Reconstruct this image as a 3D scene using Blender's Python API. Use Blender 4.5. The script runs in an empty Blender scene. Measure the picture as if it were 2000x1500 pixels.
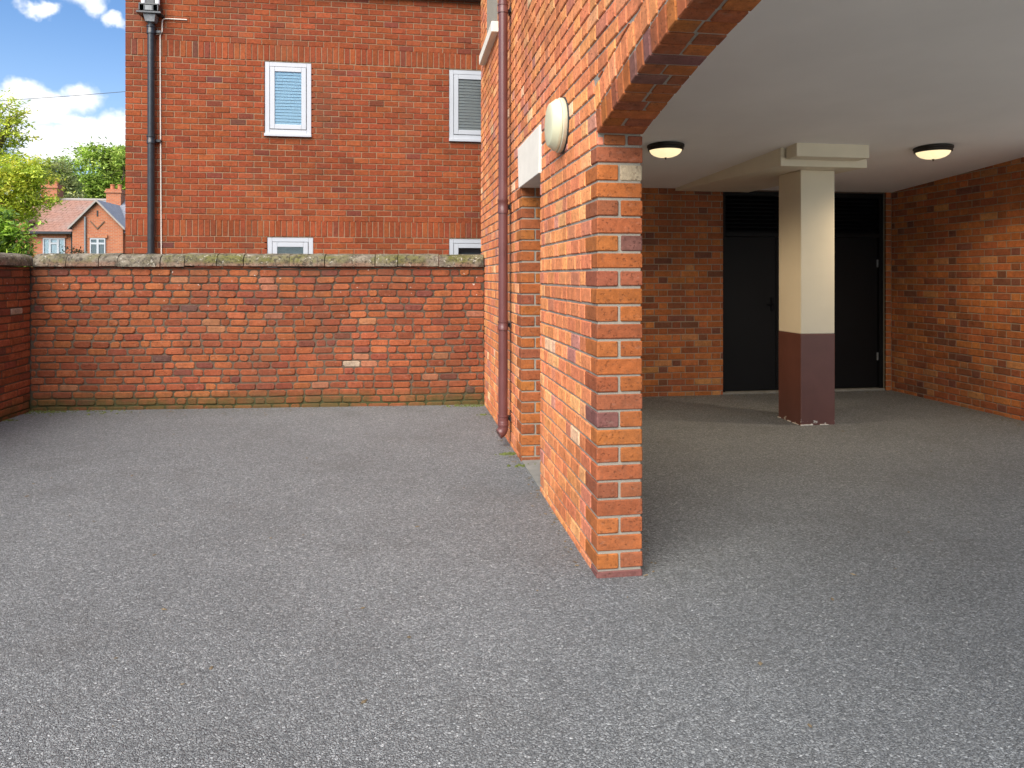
import bpy, bmesh, math, random
from math import sin, cos, pi, radians, atan2, sqrt
from mathutils import Vector, Matrix, noise as mnoise
import numpy as np

S = bpy.context.scene
C = S.collection
R = random.Random(7)

# ------------------------------------------------------------------ camera
F_PX, HX, HY, EYE = 1400.0, 1000.0, 541.0, 1.335
YAW = math.atan(215 / 1400)
cd = bpy.data.cameras.new('camera'); cam = bpy.data.objects.new('camera', cd); C.objects.link(cam)
cam.location = (0, 0, EYE); cam.rotation_euler = (pi / 2, 0, -YAW)
cd.sensor_width = 36; cd.lens = F_PX / 2000 * 36; cd.shift_y = -(750 - HY) / 2000
cd.clip_start = 0.05; cd.clip_end = 2000
S.camera = cam

# ------------------------------------------------------------------ light
SUN_EL, SUN_AZ = radians(44), radians(209)      # azimuth clockwise from +Y: behind left of the camera
W = bpy.data.worlds.new('World'); S.world = W; W.use_nodes = True
sun_l = bpy.data.lights.new('sun', 'SUN'); sun_l.energy = 2.9; sun_l.angle = radians(60); sun_l.color = (1.0, .93, .82)
sun = bpy.data.objects.new('sun', sun_l); C.objects.link(sun)
sd = Vector((sin(SUN_AZ) * cos(SUN_EL), cos(SUN_AZ) * cos(SUN_EL), sin(SUN_EL)))
sun.rotation_euler = sd.to_track_quat('Z', 'Y').to_euler()
S.cycles.diffuse_bounces = 6
SKY_STRENGTH = .068
S.view_settings.view_transform = 'Standard'; S.view_settings.look = 'None'
S.view_settings.exposure = 1.45; S.view_settings.gamma = 1
S.view_settings.use_curve_mapping = False

# ------------------------------------------------------------------ node helpers
class NT:
    def __init__(s, tree): s.t = tree; s.n = tree.nodes; s.l = tree.links
    def put(s, sock, v):
        if v is None: return
        if hasattr(v, 'links') or isinstance(v, bpy.types.NodeSocket): s.l.new(v, sock)
        else:
            if isinstance(v, (tuple, list)) and len(v) == 3 and sock.type == 'RGBA': v = (*v, 1)
            sock.default_value = v
    def node(s, kind, ins=None, **props):
        n = s.n.new(kind)
        for k, v in props.items(): setattr(n, k, v)
        for k, v in (ins or {}).items(): s.put(n.inputs[k], v)
        return n
    def math(s, op, a, b=None, c=None, clamp=False):
        n = s.node('ShaderNodeMath', operation=op, use_clamp=clamp); s.put(n.inputs[0], a)
        if b is not None: s.put(n.inputs[1], b)
        if c is not None: s.put(n.inputs[2], c)
        return n.outputs[0]
    def noise(s, vec, scale, detail=3, rough=.55, dist=0.0):
        n = s.node('ShaderNodeTexNoise', {'Scale': scale, 'Detail': detail, 'Roughness': rough, 'Distortion': dist})
        if vec is not None: s.put(n.inputs['Vector'], vec)
        return n.outputs[0]
    def voro(s, vec, scale, feature='F1', rnd=1.0):
        n = s.node('ShaderNodeTexVoronoi', {'Scale': scale, 'Randomness': rnd}, feature=feature)
        s.put(n.inputs['Vector'], vec); return n
    def ramp(s, fac, stops, interp='LINEAR'):
        n = s.node('ShaderNodeValToRGB'); cr = n.color_ramp; cr.interpolation = interp
        while len(cr.elements) < len(stops): cr.elements.new(.5)
        for e, (p, c) in zip(cr.elements, stops):
            e.position = p; e.color = (*c, 1) if isinstance(c, (tuple, list)) else (c, c, c, 1)
        s.put(n.inputs[0], fac); return n.outputs[0]
    def mix(s, fac, a, b, blend='MIX'):
        n = s.node('ShaderNodeMix', data_type='RGBA', blend_type=blend, clamp_factor=True)
        s.put(n.inputs[0], fac); s.put(n.inputs[6], a); s.put(n.inputs[7], b); return n.outputs[2]
    def vscale(s, vec, xyz):
        n = s.node('ShaderNodeVectorMath', operation='MULTIPLY'); s.put(n.inputs[0], vec); n.inputs[1].default_value = xyz
        return n.outputs[0]
    def vadd(s, a, b):
        n = s.node('ShaderNodeVectorMath', operation='ADD'); s.put(n.inputs[0], a); s.put(n.inputs[1], b); return n.outputs[0]

def new_mat(name):
    m = bpy.data.materials.new(name); m.use_nodes = True
    t = NT(m.node_tree); b = m.node_tree.nodes['Principled BSDF']
    pos = t.node('ShaderNodeNewGeometry').outputs['Position']
    return m, t, b, pos
def bump(t, b, h, dist, strength=1.0):
    n = t.node('ShaderNodeBump', {'Height': h, 'Distance': dist, 'Strength': strength}); t.put(b.inputs['Normal'], n.outputs[0])

def smooth01(t, x, a, b_):
    n = t.node('ShaderNodeMapRange', interpolation_type='SMOOTHSTEP'); t.put(n.inputs[0], x)
    n.inputs[1].default_value = a; n.inputs[2].default_value = b_
    return n.outputs[0]

def brick_mat(name, moss=False, white=0.0, rough_bump=.0030, gain=1.0):
    m, t, b, pos = new_mat(name)
    tone = t.node('ShaderNodeAttribute', attribute_name='tone').outputs['Color']
    n1 = t.noise(pos, 26, 4, .6); n2 = t.noise(pos, 150, 3, .6); n3 = t.noise(pos, 5, 2)
    f = t.math('MULTIPLY_ADD', n1, 1.0, .5); f2 = t.math('MULTIPLY_ADD', n2, .7, .65); f3 = t.math('MULTIPLY_ADD', n3, .5, .75)
    f = t.math('MULTIPLY', t.math('MULTIPLY', f, f2), t.math('MULTIPLY', f3, gain))
    g = t.node('ShaderNodeCombineColor', {0: f, 1: f, 2: f}).outputs[0]
    col = t.mix(1, tone, g, 'MULTIPLY')
    pits = t.ramp(t.noise(pos, 70, 2, .5), [(.0, 1.0), (.33, 1.0), (.39, 0.0)])
    col = t.mix(t.math('MULTIPLY', pits, .35), col, (.05, .022, .015))
    # pale lime smears left by the mortar
    sm = t.ramp(t.noise(t.vscale(pos, (1, 1, 2)), 19, 4, .65), [(.60, 0.0), (.78, 1.0)])
    col = t.mix(t.math('MULTIPLY', sm, .12 + white), col, (.55, .43, .34))
    if moss:
        sx = t.node('ShaderNodeSeparateXYZ', {0: pos}).outputs[2]
        low = t.math('SUBTRACT', 1.0, smooth01(t, sx, .04, .22))
        mk = t.math('MULTIPLY', low, t.ramp(t.noise(pos, 2.6, 4, .7), [(.36, 0.35), (.54, 1.0)]))
        col = t.mix(t.math('MULTIPLY', mk, .85), col, t.mix(t.noise(pos, 40), (.035, .045, .012), (.10, .085, .03)))
        top = smooth01(t, sx, 1.15, 1.5)
        mk2 = t.math('MULTIPLY', top, t.ramp(t.noise(t.vscale(pos, (1, 1, .35)), 5, 4, .7), [(.42, 0.0), (.62, 1.0)]))
        col = t.mix(t.math('MULTIPLY', mk2, .45), col, (.10, .062, .040))
        spk = t.ramp(t.noise(pos, 33, 2, .4), [(.73, 0.0), (.76, 1.0)])
        col = t.mix(t.math('MULTIPLY', spk, t.math('MULTIPLY', smooth01(t, sx, .8, 1.4), .8)), col, (.6, .56, .5))
    soot = t.ramp(t.noise(t.vscale(pos, (1.6, 1.6, .30)), 1.6, 5, .68), [(.50, 0.0), (.72, 1.0)])
    col = t.mix(t.math('MULTIPLY', soot, .42), col, (.11, .055, .035))
    grime = t.ramp(t.noise(pos, 55, 4, .75, .4), [(.52, 0.0), (.68, 1.0)])
    col = t.mix(t.math('MULTIPLY', grime, .30), col, (.13, .07, .045))
    t.put(b.inputs['Base Color'], col); b.inputs['Roughness'].default_value = .9
    b.inputs['Specular IOR Level'].default_value = .18
    h = t.math('ADD', t.math('MULTIPLY', n1, 1.0), t.math('MULTIPLY', n2, .5))
    h = t.math('SUBTRACT', h, t.math('MULTIPLY', pits, .5))
    bump(t, b, h, rough_bump)
    return m

def mortar_mat(name, c1, c2, moss=False):
    m, t, b, pos = new_mat(name)
    n1 = t.noise(pos, 9, 4, .65); n2 = t.noise(pos, 220, 2, .6)
    col = t.mix(n1, c1, c2); col = t.mix(t.ramp(n2, [(.35, 0.0), (.65, .6)]), col, (c2[0] * 1.25, c2[1] * 1.25, c2[2] * 1.25))
    if moss:
        sx = t.node('ShaderNodeSeparateXYZ', {0: pos}).outputs[2]
        low = t.math('SUBTRACT', 1.0, smooth01(t, sx, .02, .25))
        col = t.mix(t.math('MULTIPLY', low, .8), col, (.045, .055, .018))
        col = t.mix(t.math('MULTIPLY', smooth01(t, sx, .7, 1.4), .55), col, (.05, .038, .028))  # mortar turns darker brown towards the top of the wall
    t.put(b.inputs['Base Color'], col); b.inputs['Roughness'].default_value = .95
    b.inputs['Specular IOR Level'].default_value = .15
    bump(t, b, t.math('ADD', n1, n2), .003)
    return m

def paint_mat(name, col, rough=.6, var=.08, scale=6.0, bd=.0006, chips=None, chip_col=(.5, .45, .4), metal=0.0, spec=.5):
    m, t, b, pos = new_mat(name)
    n = t.noise(pos, scale, 4, .6)
    lo = tuple(c * (1 - var) for c in col); hi = tuple(min(1, c * (1 + var)) for c in col)
    c = t.mix(t.ramp(n, [(.3, 0.0), (.7, 1.0)]), lo, hi)
    if chips is not None:
        sx = t.node('ShaderNodeSeparateXYZ', {0: pos}).outputs[2]
        low = t.math('SUBTRACT', 1.0, smooth01(t, sx, 0.0, chips))
        mk = t.math('ADD', t.noise(pos, 22, 4, .7), t.math('MULTIPLY', low, .27))
        c = t.mix(t.ramp(mk, [(.84, 0.0), (.87, 1.0)]), c, chip_col)
    t.put(b.inputs['Base Color'], c); b.inputs['Roughness'].default_value = rough
    b.inputs['Metallic'].default_value = metal; b.inputs['Specular IOR Level'].default_value = spec
    bump(t, b, t.math('ADD', n, t.math('MULTIPLY', t.noise(pos, 160, 2), .35)), bd)
    return m

M = {}
M['brick_garden'] = brick_mat('worn_garden_brick', moss=True, white=.08, rough_bump=.004)
M['brick_face'] = brick_mat('facing_brick', white=.02, rough_bump=.0028)
M['brick_pier'] = brick_mat('pier_brick', white=.05)
M['mortar_garden'] = mortar_mat('old_mortar', (.055, .038, .026), (.125, .092, .066), True)
M['mortar_face'] = mortar_mat('buff_mortar', (.18, .11, .065), (.28, .195, .125))
M['mortar_pier'] = mortar_mat('grey_mortar', (.20, .175, .14), (.33, .30, .25))
M['mortar_in'] = mortar_mat('carport_mortar', (.20, .16, .12), (.32, .26, .20))
M['ceiling'] = paint_mat('ceiling_paint', (.86, .825, .775), .85, .05, .9, .002)
M['cream'] = paint_mat('cream_paint', (.76, .68, .52), .55, .04, 2.5, .0012)
M['cream_pillar'] = paint_mat('cream_pillar_paint', (.76, .67, .50), .5, .04, 2.0, .0012)
M['maroon'] = paint_mat('maroon_paint', (.125, .048, .036), .38, .12, 4, .001, chips=.16, chip_col=(.5, .45, .38))
M['stone_white'] = paint_mat('painted_stone', (.74, .69, .60), .7, .05, 8, .002)
M['upvc'] = paint_mat('white_plastic', (.41, .425, .46), .35, .03, 3, .0003)
M['upvc_seal'] = paint_mat('window_seal', (.10, .10, .11), .6)
M['black_door'] = paint_mat('black_door_paint', (.0035, .0035, .004), .6, .2, 2, .0006, spec=.22)
M['black_slat'] = paint_mat('black_louvre_paint', (.002, .0022, .004), .6, spec=.15)
M['iron'] = paint_mat('black_iron', (.020, .023, .028), .32, .25, 12, .0008)
M['grey_iron'] = paint_mat('worn_grey_iron', (.20, .21, .22), .5, .3, 20, .001)
M['pipe_maroon'] = paint_mat('brown_plastic_pipe', (.125, .045, .042), .36, .14, 5, .0006)
M['pale_pipe'] = paint_mat('pale_pipe', (.66, .66, .68), .5, .15, 14, .0006)
M['cable'] = paint_mat('pale_cable', (.72, .64, .56), .6)
M['dark_cable'] = paint_mat('dark_cable', (.05, .05, .055), .6)
M['bulkhead'] = paint_mat('bulkhead_lens', (.62, .61, .42), .4, .05, 10, .0005)
M['bulkhead_base'] = paint_mat('bulkhead_base', (.55, .52, .39), .55, .08, 16, .0006)
M['gasket'] = paint_mat('gasket_black', (.02, .02, .02), .7)
M['bronze'] = paint_mat('bronze_rim', (.028, .022, .018), .4, .2, 14, .0004, metal=.4)
M['concrete'] = paint_mat('concrete', (.20, .195, .175), .9, .2, 12, .004)
M['bounce_slab'] = paint_mat('bright_bounce_concrete', (.50, .48, .44), .9, .15, 3, .002)  # bright slab colour for the added light-bouncing ground
M['dark_joint'] = paint_mat('joint_sealant', (.045, .03, .026), .8)
M['door_brown'] = paint_mat('brown_door_paint', (.10, .045, .04), .5)
M['slate'] = None

# asphalt -----------------------------------------------------------
def asphalt():
    m, t, b, pos = new_mat('weathered_asphalt')
    wob = t.node('ShaderNodeTexNoise', {'Scale': 60.0, 'Detail': 2.0}); t.put(wob.inputs['Vector'], pos)
    off = t.node('ShaderNodeVectorMath', operation='SCALE'); t.put(off.inputs[0], wob.outputs['Color']); off.inputs['Scale'].default_value = .010
    p = t.vadd(pos, off.outputs[0])
    v1 = t.voro(p, 104); v2 = t.voro(p, 190); ve = t.voro(p, 104, 'DISTANCE_TO_EDGE')
    big = t.noise(pos, .55, 4, .6); mid = t.noise(pos, 3.2, 4, .6); huge = t.noise(pos, .23, 2, .5)
    c1 = t.node('ShaderNodeSeparateColor', {0: v1.outputs['Color']}).outputs[0]
    c2 = t.node('ShaderNodeSeparateColor', {0: v2.outputs['Color']}).outputs[1]
    stone = t.ramp(c1, [(0.0, (.095, .100, .103)), (.45, (.165, .173, .177)), (.8, (.235, .245, .250)), (.97, (.36, .37, .375)), (1.0, (.50, .51, .51))])
    fine = t.ramp(c2, [(0.0, (.068, .070, .073)), (.6, (.155, .160, .163)), (1.0, (.35, .36, .36))])
    edge = t.ramp(ve.outputs['Distance'], [(0.0, 0.0), (.16, 1.0)])
    gap = t.mix(edge, fine, stone)
    col = t.mix(.30, gap, fine)
    fac = t.math('ADD', t.math('MULTIPLY', big, .60), t.math('ADD', t.math('MULTIPLY', mid, .28), t.math('MULTIPLY', huge, .35)))
    f = t.math('ADD', fac, .46)
    g = t.node('ShaderNodeCombineColor', {0: t.math('MULTIPLY', f, .99), 1: f, 2: t.math('MULTIPLY', f, 1.01)}).outputs[0]
    col = t.mix(1, col, g, 'MULTIPLY')
    grime = t.ramp(t.noise(t.vscale(pos, (1.0, 1.0, 1)), 1.3, 5, .7), [(.52, 0.0), (.75, 1.0)])
    col = t.mix(t.math('MULTIPLY', grime, .30), col, (.085, .078, .070))
    t.put(b.inputs['Base Color'], col)
    t.put(b.inputs['Roughness'], t.math('MULTIPLY_ADD', c1, -.25, .82)); b.inputs['Specular IOR Level'].default_value = .42
    h = t.math('SUBTRACT', t.math('MULTIPLY', edge, t.math('MULTIPLY_ADD', c1, .8, .5)), t.math('MULTIPLY', v2.outputs['Distance'], 1.2))
    bump(t, b, h, .0060, .85)
    return m
M['asphalt'] = asphalt()

def coping_mat():
    m, t, b, pos = new_mat('lichened_sandstone')
    n1 = t.noise(pos, 7, 5, .65); n2 = t.noise(pos, 38, 4, .65); n3 = t.noise(pos, 120, 3, .6)
    z = t.node('ShaderNodeSeparateXYZ', {0: pos}).outputs[2]
    nz = t.node('ShaderNodeSeparateXYZ', {0: t.node('ShaderNodeNewGeometry').outputs['Normal']}).outputs[2]
    col = t.mix(t.ramp(n1, [(.35, 0.0), (.65, 1.0)]), (.10, .085, .065), (.25, .215, .165))
    red = t.math('MULTIPLY', t.ramp(t.noise(pos, 3.1, 3), [(.45, 0.0), (.55, 1.0)]), t.math('SUBTRACT', 1.0, smooth01(t, z, 1.465, 1.51)))
    col = t.mix(t.math('MULTIPLY', red, .6), col, (.22, .105, .07))
    mossn = t.math('ADD', n1, t.math('MULTIPLY', n2, .35))
    band = t.math('MULTIPLY', smooth01(t, z, 1.45, 1.50), t.math('SUBTRACT', 1.0, smooth01(t, z, 1.54, 1.60)))
    mm = t.math('MULTIPLY', t.ramp(t.noise(pos, 2.3, 4, .7), [(.44, 0.0), (.62, 1.0)]), band)
    col = t.mix(t.math('MULTIPLY', mm, .85), col, t.mix(n2, (.04, .045, .010), (.17, .165, .03)))
    dk = t.ramp(t.math('ADD', t.math('MULTIPLY', n2, .6), t.math('MULTIPLY', t.noise(pos, 15, 4, .7, .5), .4)), [(.42, 1.0), (.50, 0.0)])
    col = t.mix(t.math('MULTIPLY', dk, .8), col, (.045, .038, .030))
    wl = t.ramp(t.noise(pos, 24, 3, .75, .6), [(.61, 0.0), (.66, 1.0)])
    col = t.mix(t.math('MULTIPLY', wl, .8), col, (.42, .39, .33))
    t.put(b.inputs['Base Color'], col); b.inputs['Roughness'].default_value = .95
    b.inputs['Specular IOR Level'].default_value = .2
    bump(t, b, t.math('ADD', t.math('ADD', n1, n2), t.math('MULTIPLY', n3, .6)), .012)
    return m
M['coping'] = coping_mat()

def glass_mat(name='window_glass', tint=(.02, .03, .04), refl=.03):
    m = bpy.data.materials.new(name); m.use_nodes = True; t = NT(m.node_tree)
    t.n.remove(t.n['Principled BSDF']); out = t.n['Material Output']
    gl = t.node('ShaderNodeBsdfGlossy', {'Color': (1, 1, 1, 1), 'Roughness': .02})
    tr = t.node('ShaderNodeBsdfTransparent', {'Color': (.97, .99, 1, 1)})
    fr = t.node('ShaderNodeFresnel', {'IOR': 1.5})
    mx = t.node('ShaderNodeMixShader', {0: t.math('ADD', fr.outputs[0], refl, clamp=True), 1: tr.outputs[0], 2: gl.outputs[0]})
    t.l.new(mx.outputs[0], out.inputs[0]); return m
M['glass'] = glass_mat()
M['blind_blue'] = paint_mat('blue_blind', (.36, .56, .66), .5, .03)
M['blind_grey'] = paint_mat('grey_blind', (.42, .44, .43), .5, .03)
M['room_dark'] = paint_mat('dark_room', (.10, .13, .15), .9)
M['pane_backing'] = paint_mat('net_curtain', (.45, .55, .60), .9, .2, 40)

def lamp_mat():
    m, t, b, pos = new_mat('lit_alabaster_bowl')
    n = t.noise(pos, 22, 3, .6, 1.2)
    col = t.mix(n, (1.0, .72, .34), (1.0, .86, .55))
    b.inputs['Base Color'].default_value = (.7, .62, .45, 1)
    t.put(b.inputs['Emission Color'], col); b.inputs['Emission Strength'].default_value = .40
    b.inputs['Roughness'].default_value = .3
    return m
M['bowl'] = lamp_mat()

def leaf_mat(name, base, trans=.35):
    m = bpy.data.materials.new(name); m.use_nodes = True; t = NT(m.node_tree)
    b = t.n['Principled BSDF']; out = t.n['Material Output']
    tone = t.node('ShaderNodeAttribute', attribute_name='tone').outputs['Color']
    t.put(b.inputs['Base Color'], tone); b.inputs['Roughness'].default_value = .5
    tr = t.node('ShaderNodeBsdfTranslucent', {'Color': tone})
    mx = t.node('ShaderNodeMixShader', {0: trans, 1: b.outputs[0], 2: tr.outputs[0]})
    t.l.new(mx.outputs[0], out.inputs[0]); return m
M['leaf'] = leaf_mat('leaves', None)
M['bark'] = paint_mat('bark', (.09, .07, .05), .9, .3, 10, .02)
M['grass'] = paint_mat('grass', (.07, .10, .03), .95, .4, 2, .02)
M['moss'] = paint_mat('moss', (.09, .11, .025), .95, .4, 40, .01)

def far_brick():
    m, t, b, pos = new_mat('cottage_brick')
    q = t.node('ShaderNodeCombineXYZ'); s3 = t.node('ShaderNodeSeparateXYZ', {0: pos}).outputs
    t.put(q.inputs[0], t.math('ADD', s3[0], s3[1])); t.put(q.inputs[1], s3[2])
    br = t.node('ShaderNodeTexBrick', {'Color1': (.50, .155, .06, 1), 'Color2': (.36, .10, .045, 1), 'Mortar': (.42, .26, .17, 1), 'Scale': 1.0, 'Mortar Size': .012, 'Brick Width': .23, 'Row Height': .078})
    t.put(br.inputs['Vector'], q.outputs[0])
    col = t.mix(t.math('MULTIPLY', t.noise(pos, 1.2, 3), .5), br.outputs[0], (.33, .10, .05))
    t.put(b.inputs['Base Color'], col); b.inputs['Roughness'].default_value = .9
    bump(t, b, br.outputs['Fac'], -.01); return m
M['far_brick'] = far_brick()
def tile_mat(name, c1, c2, c3):
    m, t, b, pos = new_mat(name)
    tone = t.noise(pos, 7, 4, .7); big = t.noise(pos, .7, 3)
    col = t.mix(t.ramp(tone, [(.35, 0.0), (.65, 1.0)]), c1, c2); col = t.mix(t.ramp(big, [(.4, 0.0), (.62, 1.0)]), col, c3)
    t.put(b.inputs['Base Color'], col); b.inputs['Roughness'].default_value = .75
    bump(t, b, tone, .01); return m
M['clay_tile'] = tile_mat('clay_roof_tile', (.22, .11, .08), (.32, .17, .125), (.27, .17, .14))
M['slate'] = tile_mat('slate_roof', (.16, .17, .20), (.26, .27, .31), (.20, .21, .25))
M['terracotta'] = paint_mat('terracotta', (.42, .15, .07), .8, .15)
M['lead'] = paint_mat('lead_flashing', (.42, .42, .44), .6)
M['roof_timber'] = paint_mat('grey_timber', (.30, .27, .25), .8)
M['brown_trim'] = paint_mat('eaves_timber', (.11, .07, .045), .8)

# ------------------------------------------------------------------ mesh helpers
class MB:
    def __init__(s): s.v = []; s.f = []; s.c = []; s.m = []
    def add(s, verts, faces, tone=None, mi=0):
        o = len(s.v); s.v.extend([tuple(v) for v in verts]); s.f.extend([tuple(i + o for i in f) for f in faces])
        if tone is not None: s.c.extend([tone] * len(verts))
        s.m.extend([mi] * len(faces))
    def box(s, x0, x1, y0, y1, z0, z1, tone=None, mi=0):
        v = [(x, y, z) for x in (x0, x1) for y in (y0, y1) for z in (z0, z1)]
        s.add(v, [(0, 1, 3, 2), (4, 6, 7, 5), (0, 4, 5, 1), (2, 3, 7, 6), (0, 2, 6, 4), (1, 5, 7, 3)], tone, mi)
    def tube(s, pts, r, n=12, cap=True, radii=None):
        pts = [Vector(p) for p in pts]; rings = []
        up = None
        for i, p in enumerate(pts):
            d = (pts[min(i + 1, len(pts) - 1)] - pts[max(i - 1, 0)]).normalized()
            if up is None:
                up = Vector((0, 0, 1)) if abs(d.z) < .9 else Vector((0, 1, 0))
            a = d.cross(up).normalized(); b = a.cross(d).normalized(); up = b
            rr = radii[i] if radii else r
            rings.append([p + a * (rr * cos(2 * pi * k / n)) + b * (rr * sin(2 * pi * k / n)) for k in range(n)])
        v = [q for ring in rings for q in ring]; f = []
        for i in range(len(pts) - 1):
            for k in range(n):
                f.append((i * n + k, (i + 1) * n + k, (i + 1) * n + (k + 1) % n, i * n + (k + 1) % n))
        if cap: f.append(tuple(range(n))); f.append(tuple((len(pts) - 1) * n + k for k in range(n))[::-1])
        s.add(v, f)
    def lathe(s, prof, axis='Z', origin=(0, 0, 0), n=32):
        """prof: list of (radius, height)"""
        o = Vector(origin); v = []; f = []
        for r, h in prof:
            for k in range(n):
                a = 2 * pi * k / n
                if axis == 'Z': p = Vector((r * cos(a), r * sin(a), h))
                elif axis == '-X': p = Vector((-h, r * cos(a), r * sin(a)))
                elif axis == 'Y': p = Vector((r * cos(a), h, r * sin(a)))
                v.append(o + p)
        for i in range(len(prof) - 1):
            for k in range(n): f.append((i * n + k, i * n + (k + 1) % n, (i + 1) * n + (k + 1) % n, (i + 1) * n + k))
        s.add(v, f)
    def prism(s, poly, axis, a, b):
        """poly: 2D points; axis: 'X' (poly is y,z) or 'Y' (poly is x,z) or 'Z'"""
        n = len(poly)
        def mk(p, w): return (w, p[0], p[1]) if axis == 'X' else ((p[0], w, p[1]) if axis == 'Y' else (p[0], p[1], w))
        v = [mk(p, a) for p in poly] + [mk(p, b) for p in poly]
        f = [tuple(range(n)), tuple(range(2 * n - 1, n - 1, -1))] + [(i, i + n, (i + 1) % n + n, (i + 1) % n) for i in range(n)]
        s.add(v, f)
    def build(s, name, mat, parent=None, smooth=False, bevel=0.0):
        me = bpy.data.meshes.new(name); me.from_pydata(s.v, [], s.f); me.update()
        if s.c and len(s.c) == len(s.v):
            at = me.color_attributes.new('tone', 'FLOAT_COLOR', 'POINT')
            at.data.foreach_set('color', np.array([(*c[:3], 1.0) for c in s.c], dtype=np.float32).ravel())
        mats = mat if isinstance(mat, (list, tuple)) else [mat]
        for mm in mats: me.materials.append(mm)
        if len(mats) > 1: me.polygons.foreach_set('material_index', s.m)
        bm = bmesh.new(); bm.from_mesh(me)
        if not s.c or len(s.f) < 5000: bmesh.ops.recalc_face_normals(bm, faces=bm.faces)
        bm.to_mesh(me); bm.free()
        if smooth:
            me.polygons.foreach_set('use_smooth', [True] * len(me.polygons))
            me.set_sharp_from_angle(angle=radians(40))
        o = bpy.data.objects.new(name, me); C.objects.link(o)
        if parent: o.parent = parent
        if bevel:
            md = o.modifiers.new('bevel', 'BEVEL'); md.width = bevel; md.segments = 2; md.limit_method = 'ANGLE'
        return o

def tag(o, label=None, cat=None, group=None, kind=None):
    if label: o['label'] = label
    if cat: o['category'] = cat
    if group: o['group'] = group
    if kind: o['kind'] = kind
    return o
def thing(name, label, cat, loc=(0, 0, 0), group=None):
    o = bpy.data.objects.new(name, None); C.objects.link(o); o.empty_display_size = .2
    return tag(o, label, cat, group)
def boxobj(name, mat, parent, *a, bevel=0.0):
    m = MB(); m.box(*a); return m.build(name, mat, parent, bevel=bevel)

# ------------------------------------------------------------------ brickwork
SY, CY = sin(YAW), cos(YAW)
def proj(p):
    D = p[1] * CY + p[0] * SY
    if D < .3: return None
    return (HX + F_PX * (p[0] * CY - p[1] * SY) / D, HY - F_PX * (p[2] - EYE) / D, D)

class Frame:
    def __init__(s, O, U, N): s.O = Vector(O); s.U = Vector(U).normalized(); s.N = Vector(N).normalized(); s.V = Vector((0, 0, 1))
    def at(s, u, v, n=0.0): return s.O + s.U * u + s.V * v + s.N * n

def clip_poly(poly, a, b, c):
    """keep a*u+b*v >= c"""
    out = []
    for i in range(len(poly)):
        p, q = poly[i], poly[(i + 1) % len(poly)]
        dp, dq = a * p[0] + b * p[1] - c, a * q[0] + b * q[1] - c
        if dp >= 0: out.append(p)
        if (dp >= 0) != (dq >= 0):
            t = dp / (dp - dq); out.append((p[0] + t * (q[0] - p[0]), p[1] + t * (q[1] - p[1])))
    return out
def area2(poly): return .5 * abs(sum(poly[i][0] * poly[(i + 1) % len(poly)][1] - poly[(i + 1) % len(poly)][0] * poly[i][1] for i in range(len(poly))))
def inset(poly, d):
    n = len(poly); cx = sum(p[0] for p in poly) / n; cy = sum(p[1] for p in poly) / n; out = []
    for i in range(n):
        p0, p1, p2 = poly[i - 1], poly[i], poly[(i + 1) % n]
        e1 = Vector((p1[0] - p0[0], p1[1] - p0[1])); e2 = Vector((p2[0] - p1[0], p2[1] - p1[1]))
        if e1.length < 1e-6 or e2.length < 1e-6: out.append((p1[0] + (cx - p1[0]) * .1, p1[1] + (cy - p1[1]) * .1)); continue
        n1 = Vector((-e1.y, e1.x)).normalized(); n2 = Vector((-e2.y, e2.x)).normalized()
        b = (n1 + n2); k = 1 + n1.dot(n2)
        b = b / max(k, .3) * d
        out.append((p1[0] + b.x, p1[1] + b.y))
    return out

PAL_RED = [((0.259, 0.072, 0.030), 34), ((0.227, 0.061, 0.027), 28), ((0.284, 0.086, 0.034), 20), ((0.196, 0.053, 0.027), 11), ((0.152, 0.047, 0.031), 4), ((0.101, 0.048, 0.041), 1.0), ((0.284, 0.113, 0.059), 3), ((.34, .27, .18), .12)]
PAL_FACE = [((0.224, 0.051, 0.018), 36), ((0.209, 0.046, 0.017), 28), ((0.239, 0.059, 0.021), 16), ((0.191, 0.042, 0.017), 12), ((0.153, 0.038, 0.021), 4), ((0.122, 0.041, 0.029), .6)]
PAL_SIDE_LIT = [((0.683, 0.241, 0.098), 28), ((0.625, 0.206, 0.089), 26), ((0.719, 0.278, 0.108), 20), ((0.589, 0.212, 0.114), 10), ((0.495, 0.212, 0.149), 3), ((0.743, 0.341, 0.149), 8), ((0.778, 0.495, 0.286), 2)]  # lighter than the pier bricks: light on this face put into the colour
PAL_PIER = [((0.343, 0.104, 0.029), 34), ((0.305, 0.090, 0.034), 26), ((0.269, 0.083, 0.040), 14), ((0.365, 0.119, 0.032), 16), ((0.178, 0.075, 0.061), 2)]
PAL_IN = [((0.388, 0.121, 0.039), 32), ((0.339, 0.102, 0.037), 26), ((0.427, 0.145, 0.045), 16), ((0.272, 0.085, 0.037), 14), ((0.184, 0.068, 0.041), 8), ((0.427, 0.184, 0.068), 3)]
def pick(pal, rnd):
    x = rnd.random() * sum(w for _, w in pal)
    for c, w in pal:
        x -= w
        if x <= 0: break
    k = rnd.uniform(.88, 1.12); j = rnd.uniform(.94, 1.06)
    return (c[0] * k, c[1] * k * j, c[2] * k / j)

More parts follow.
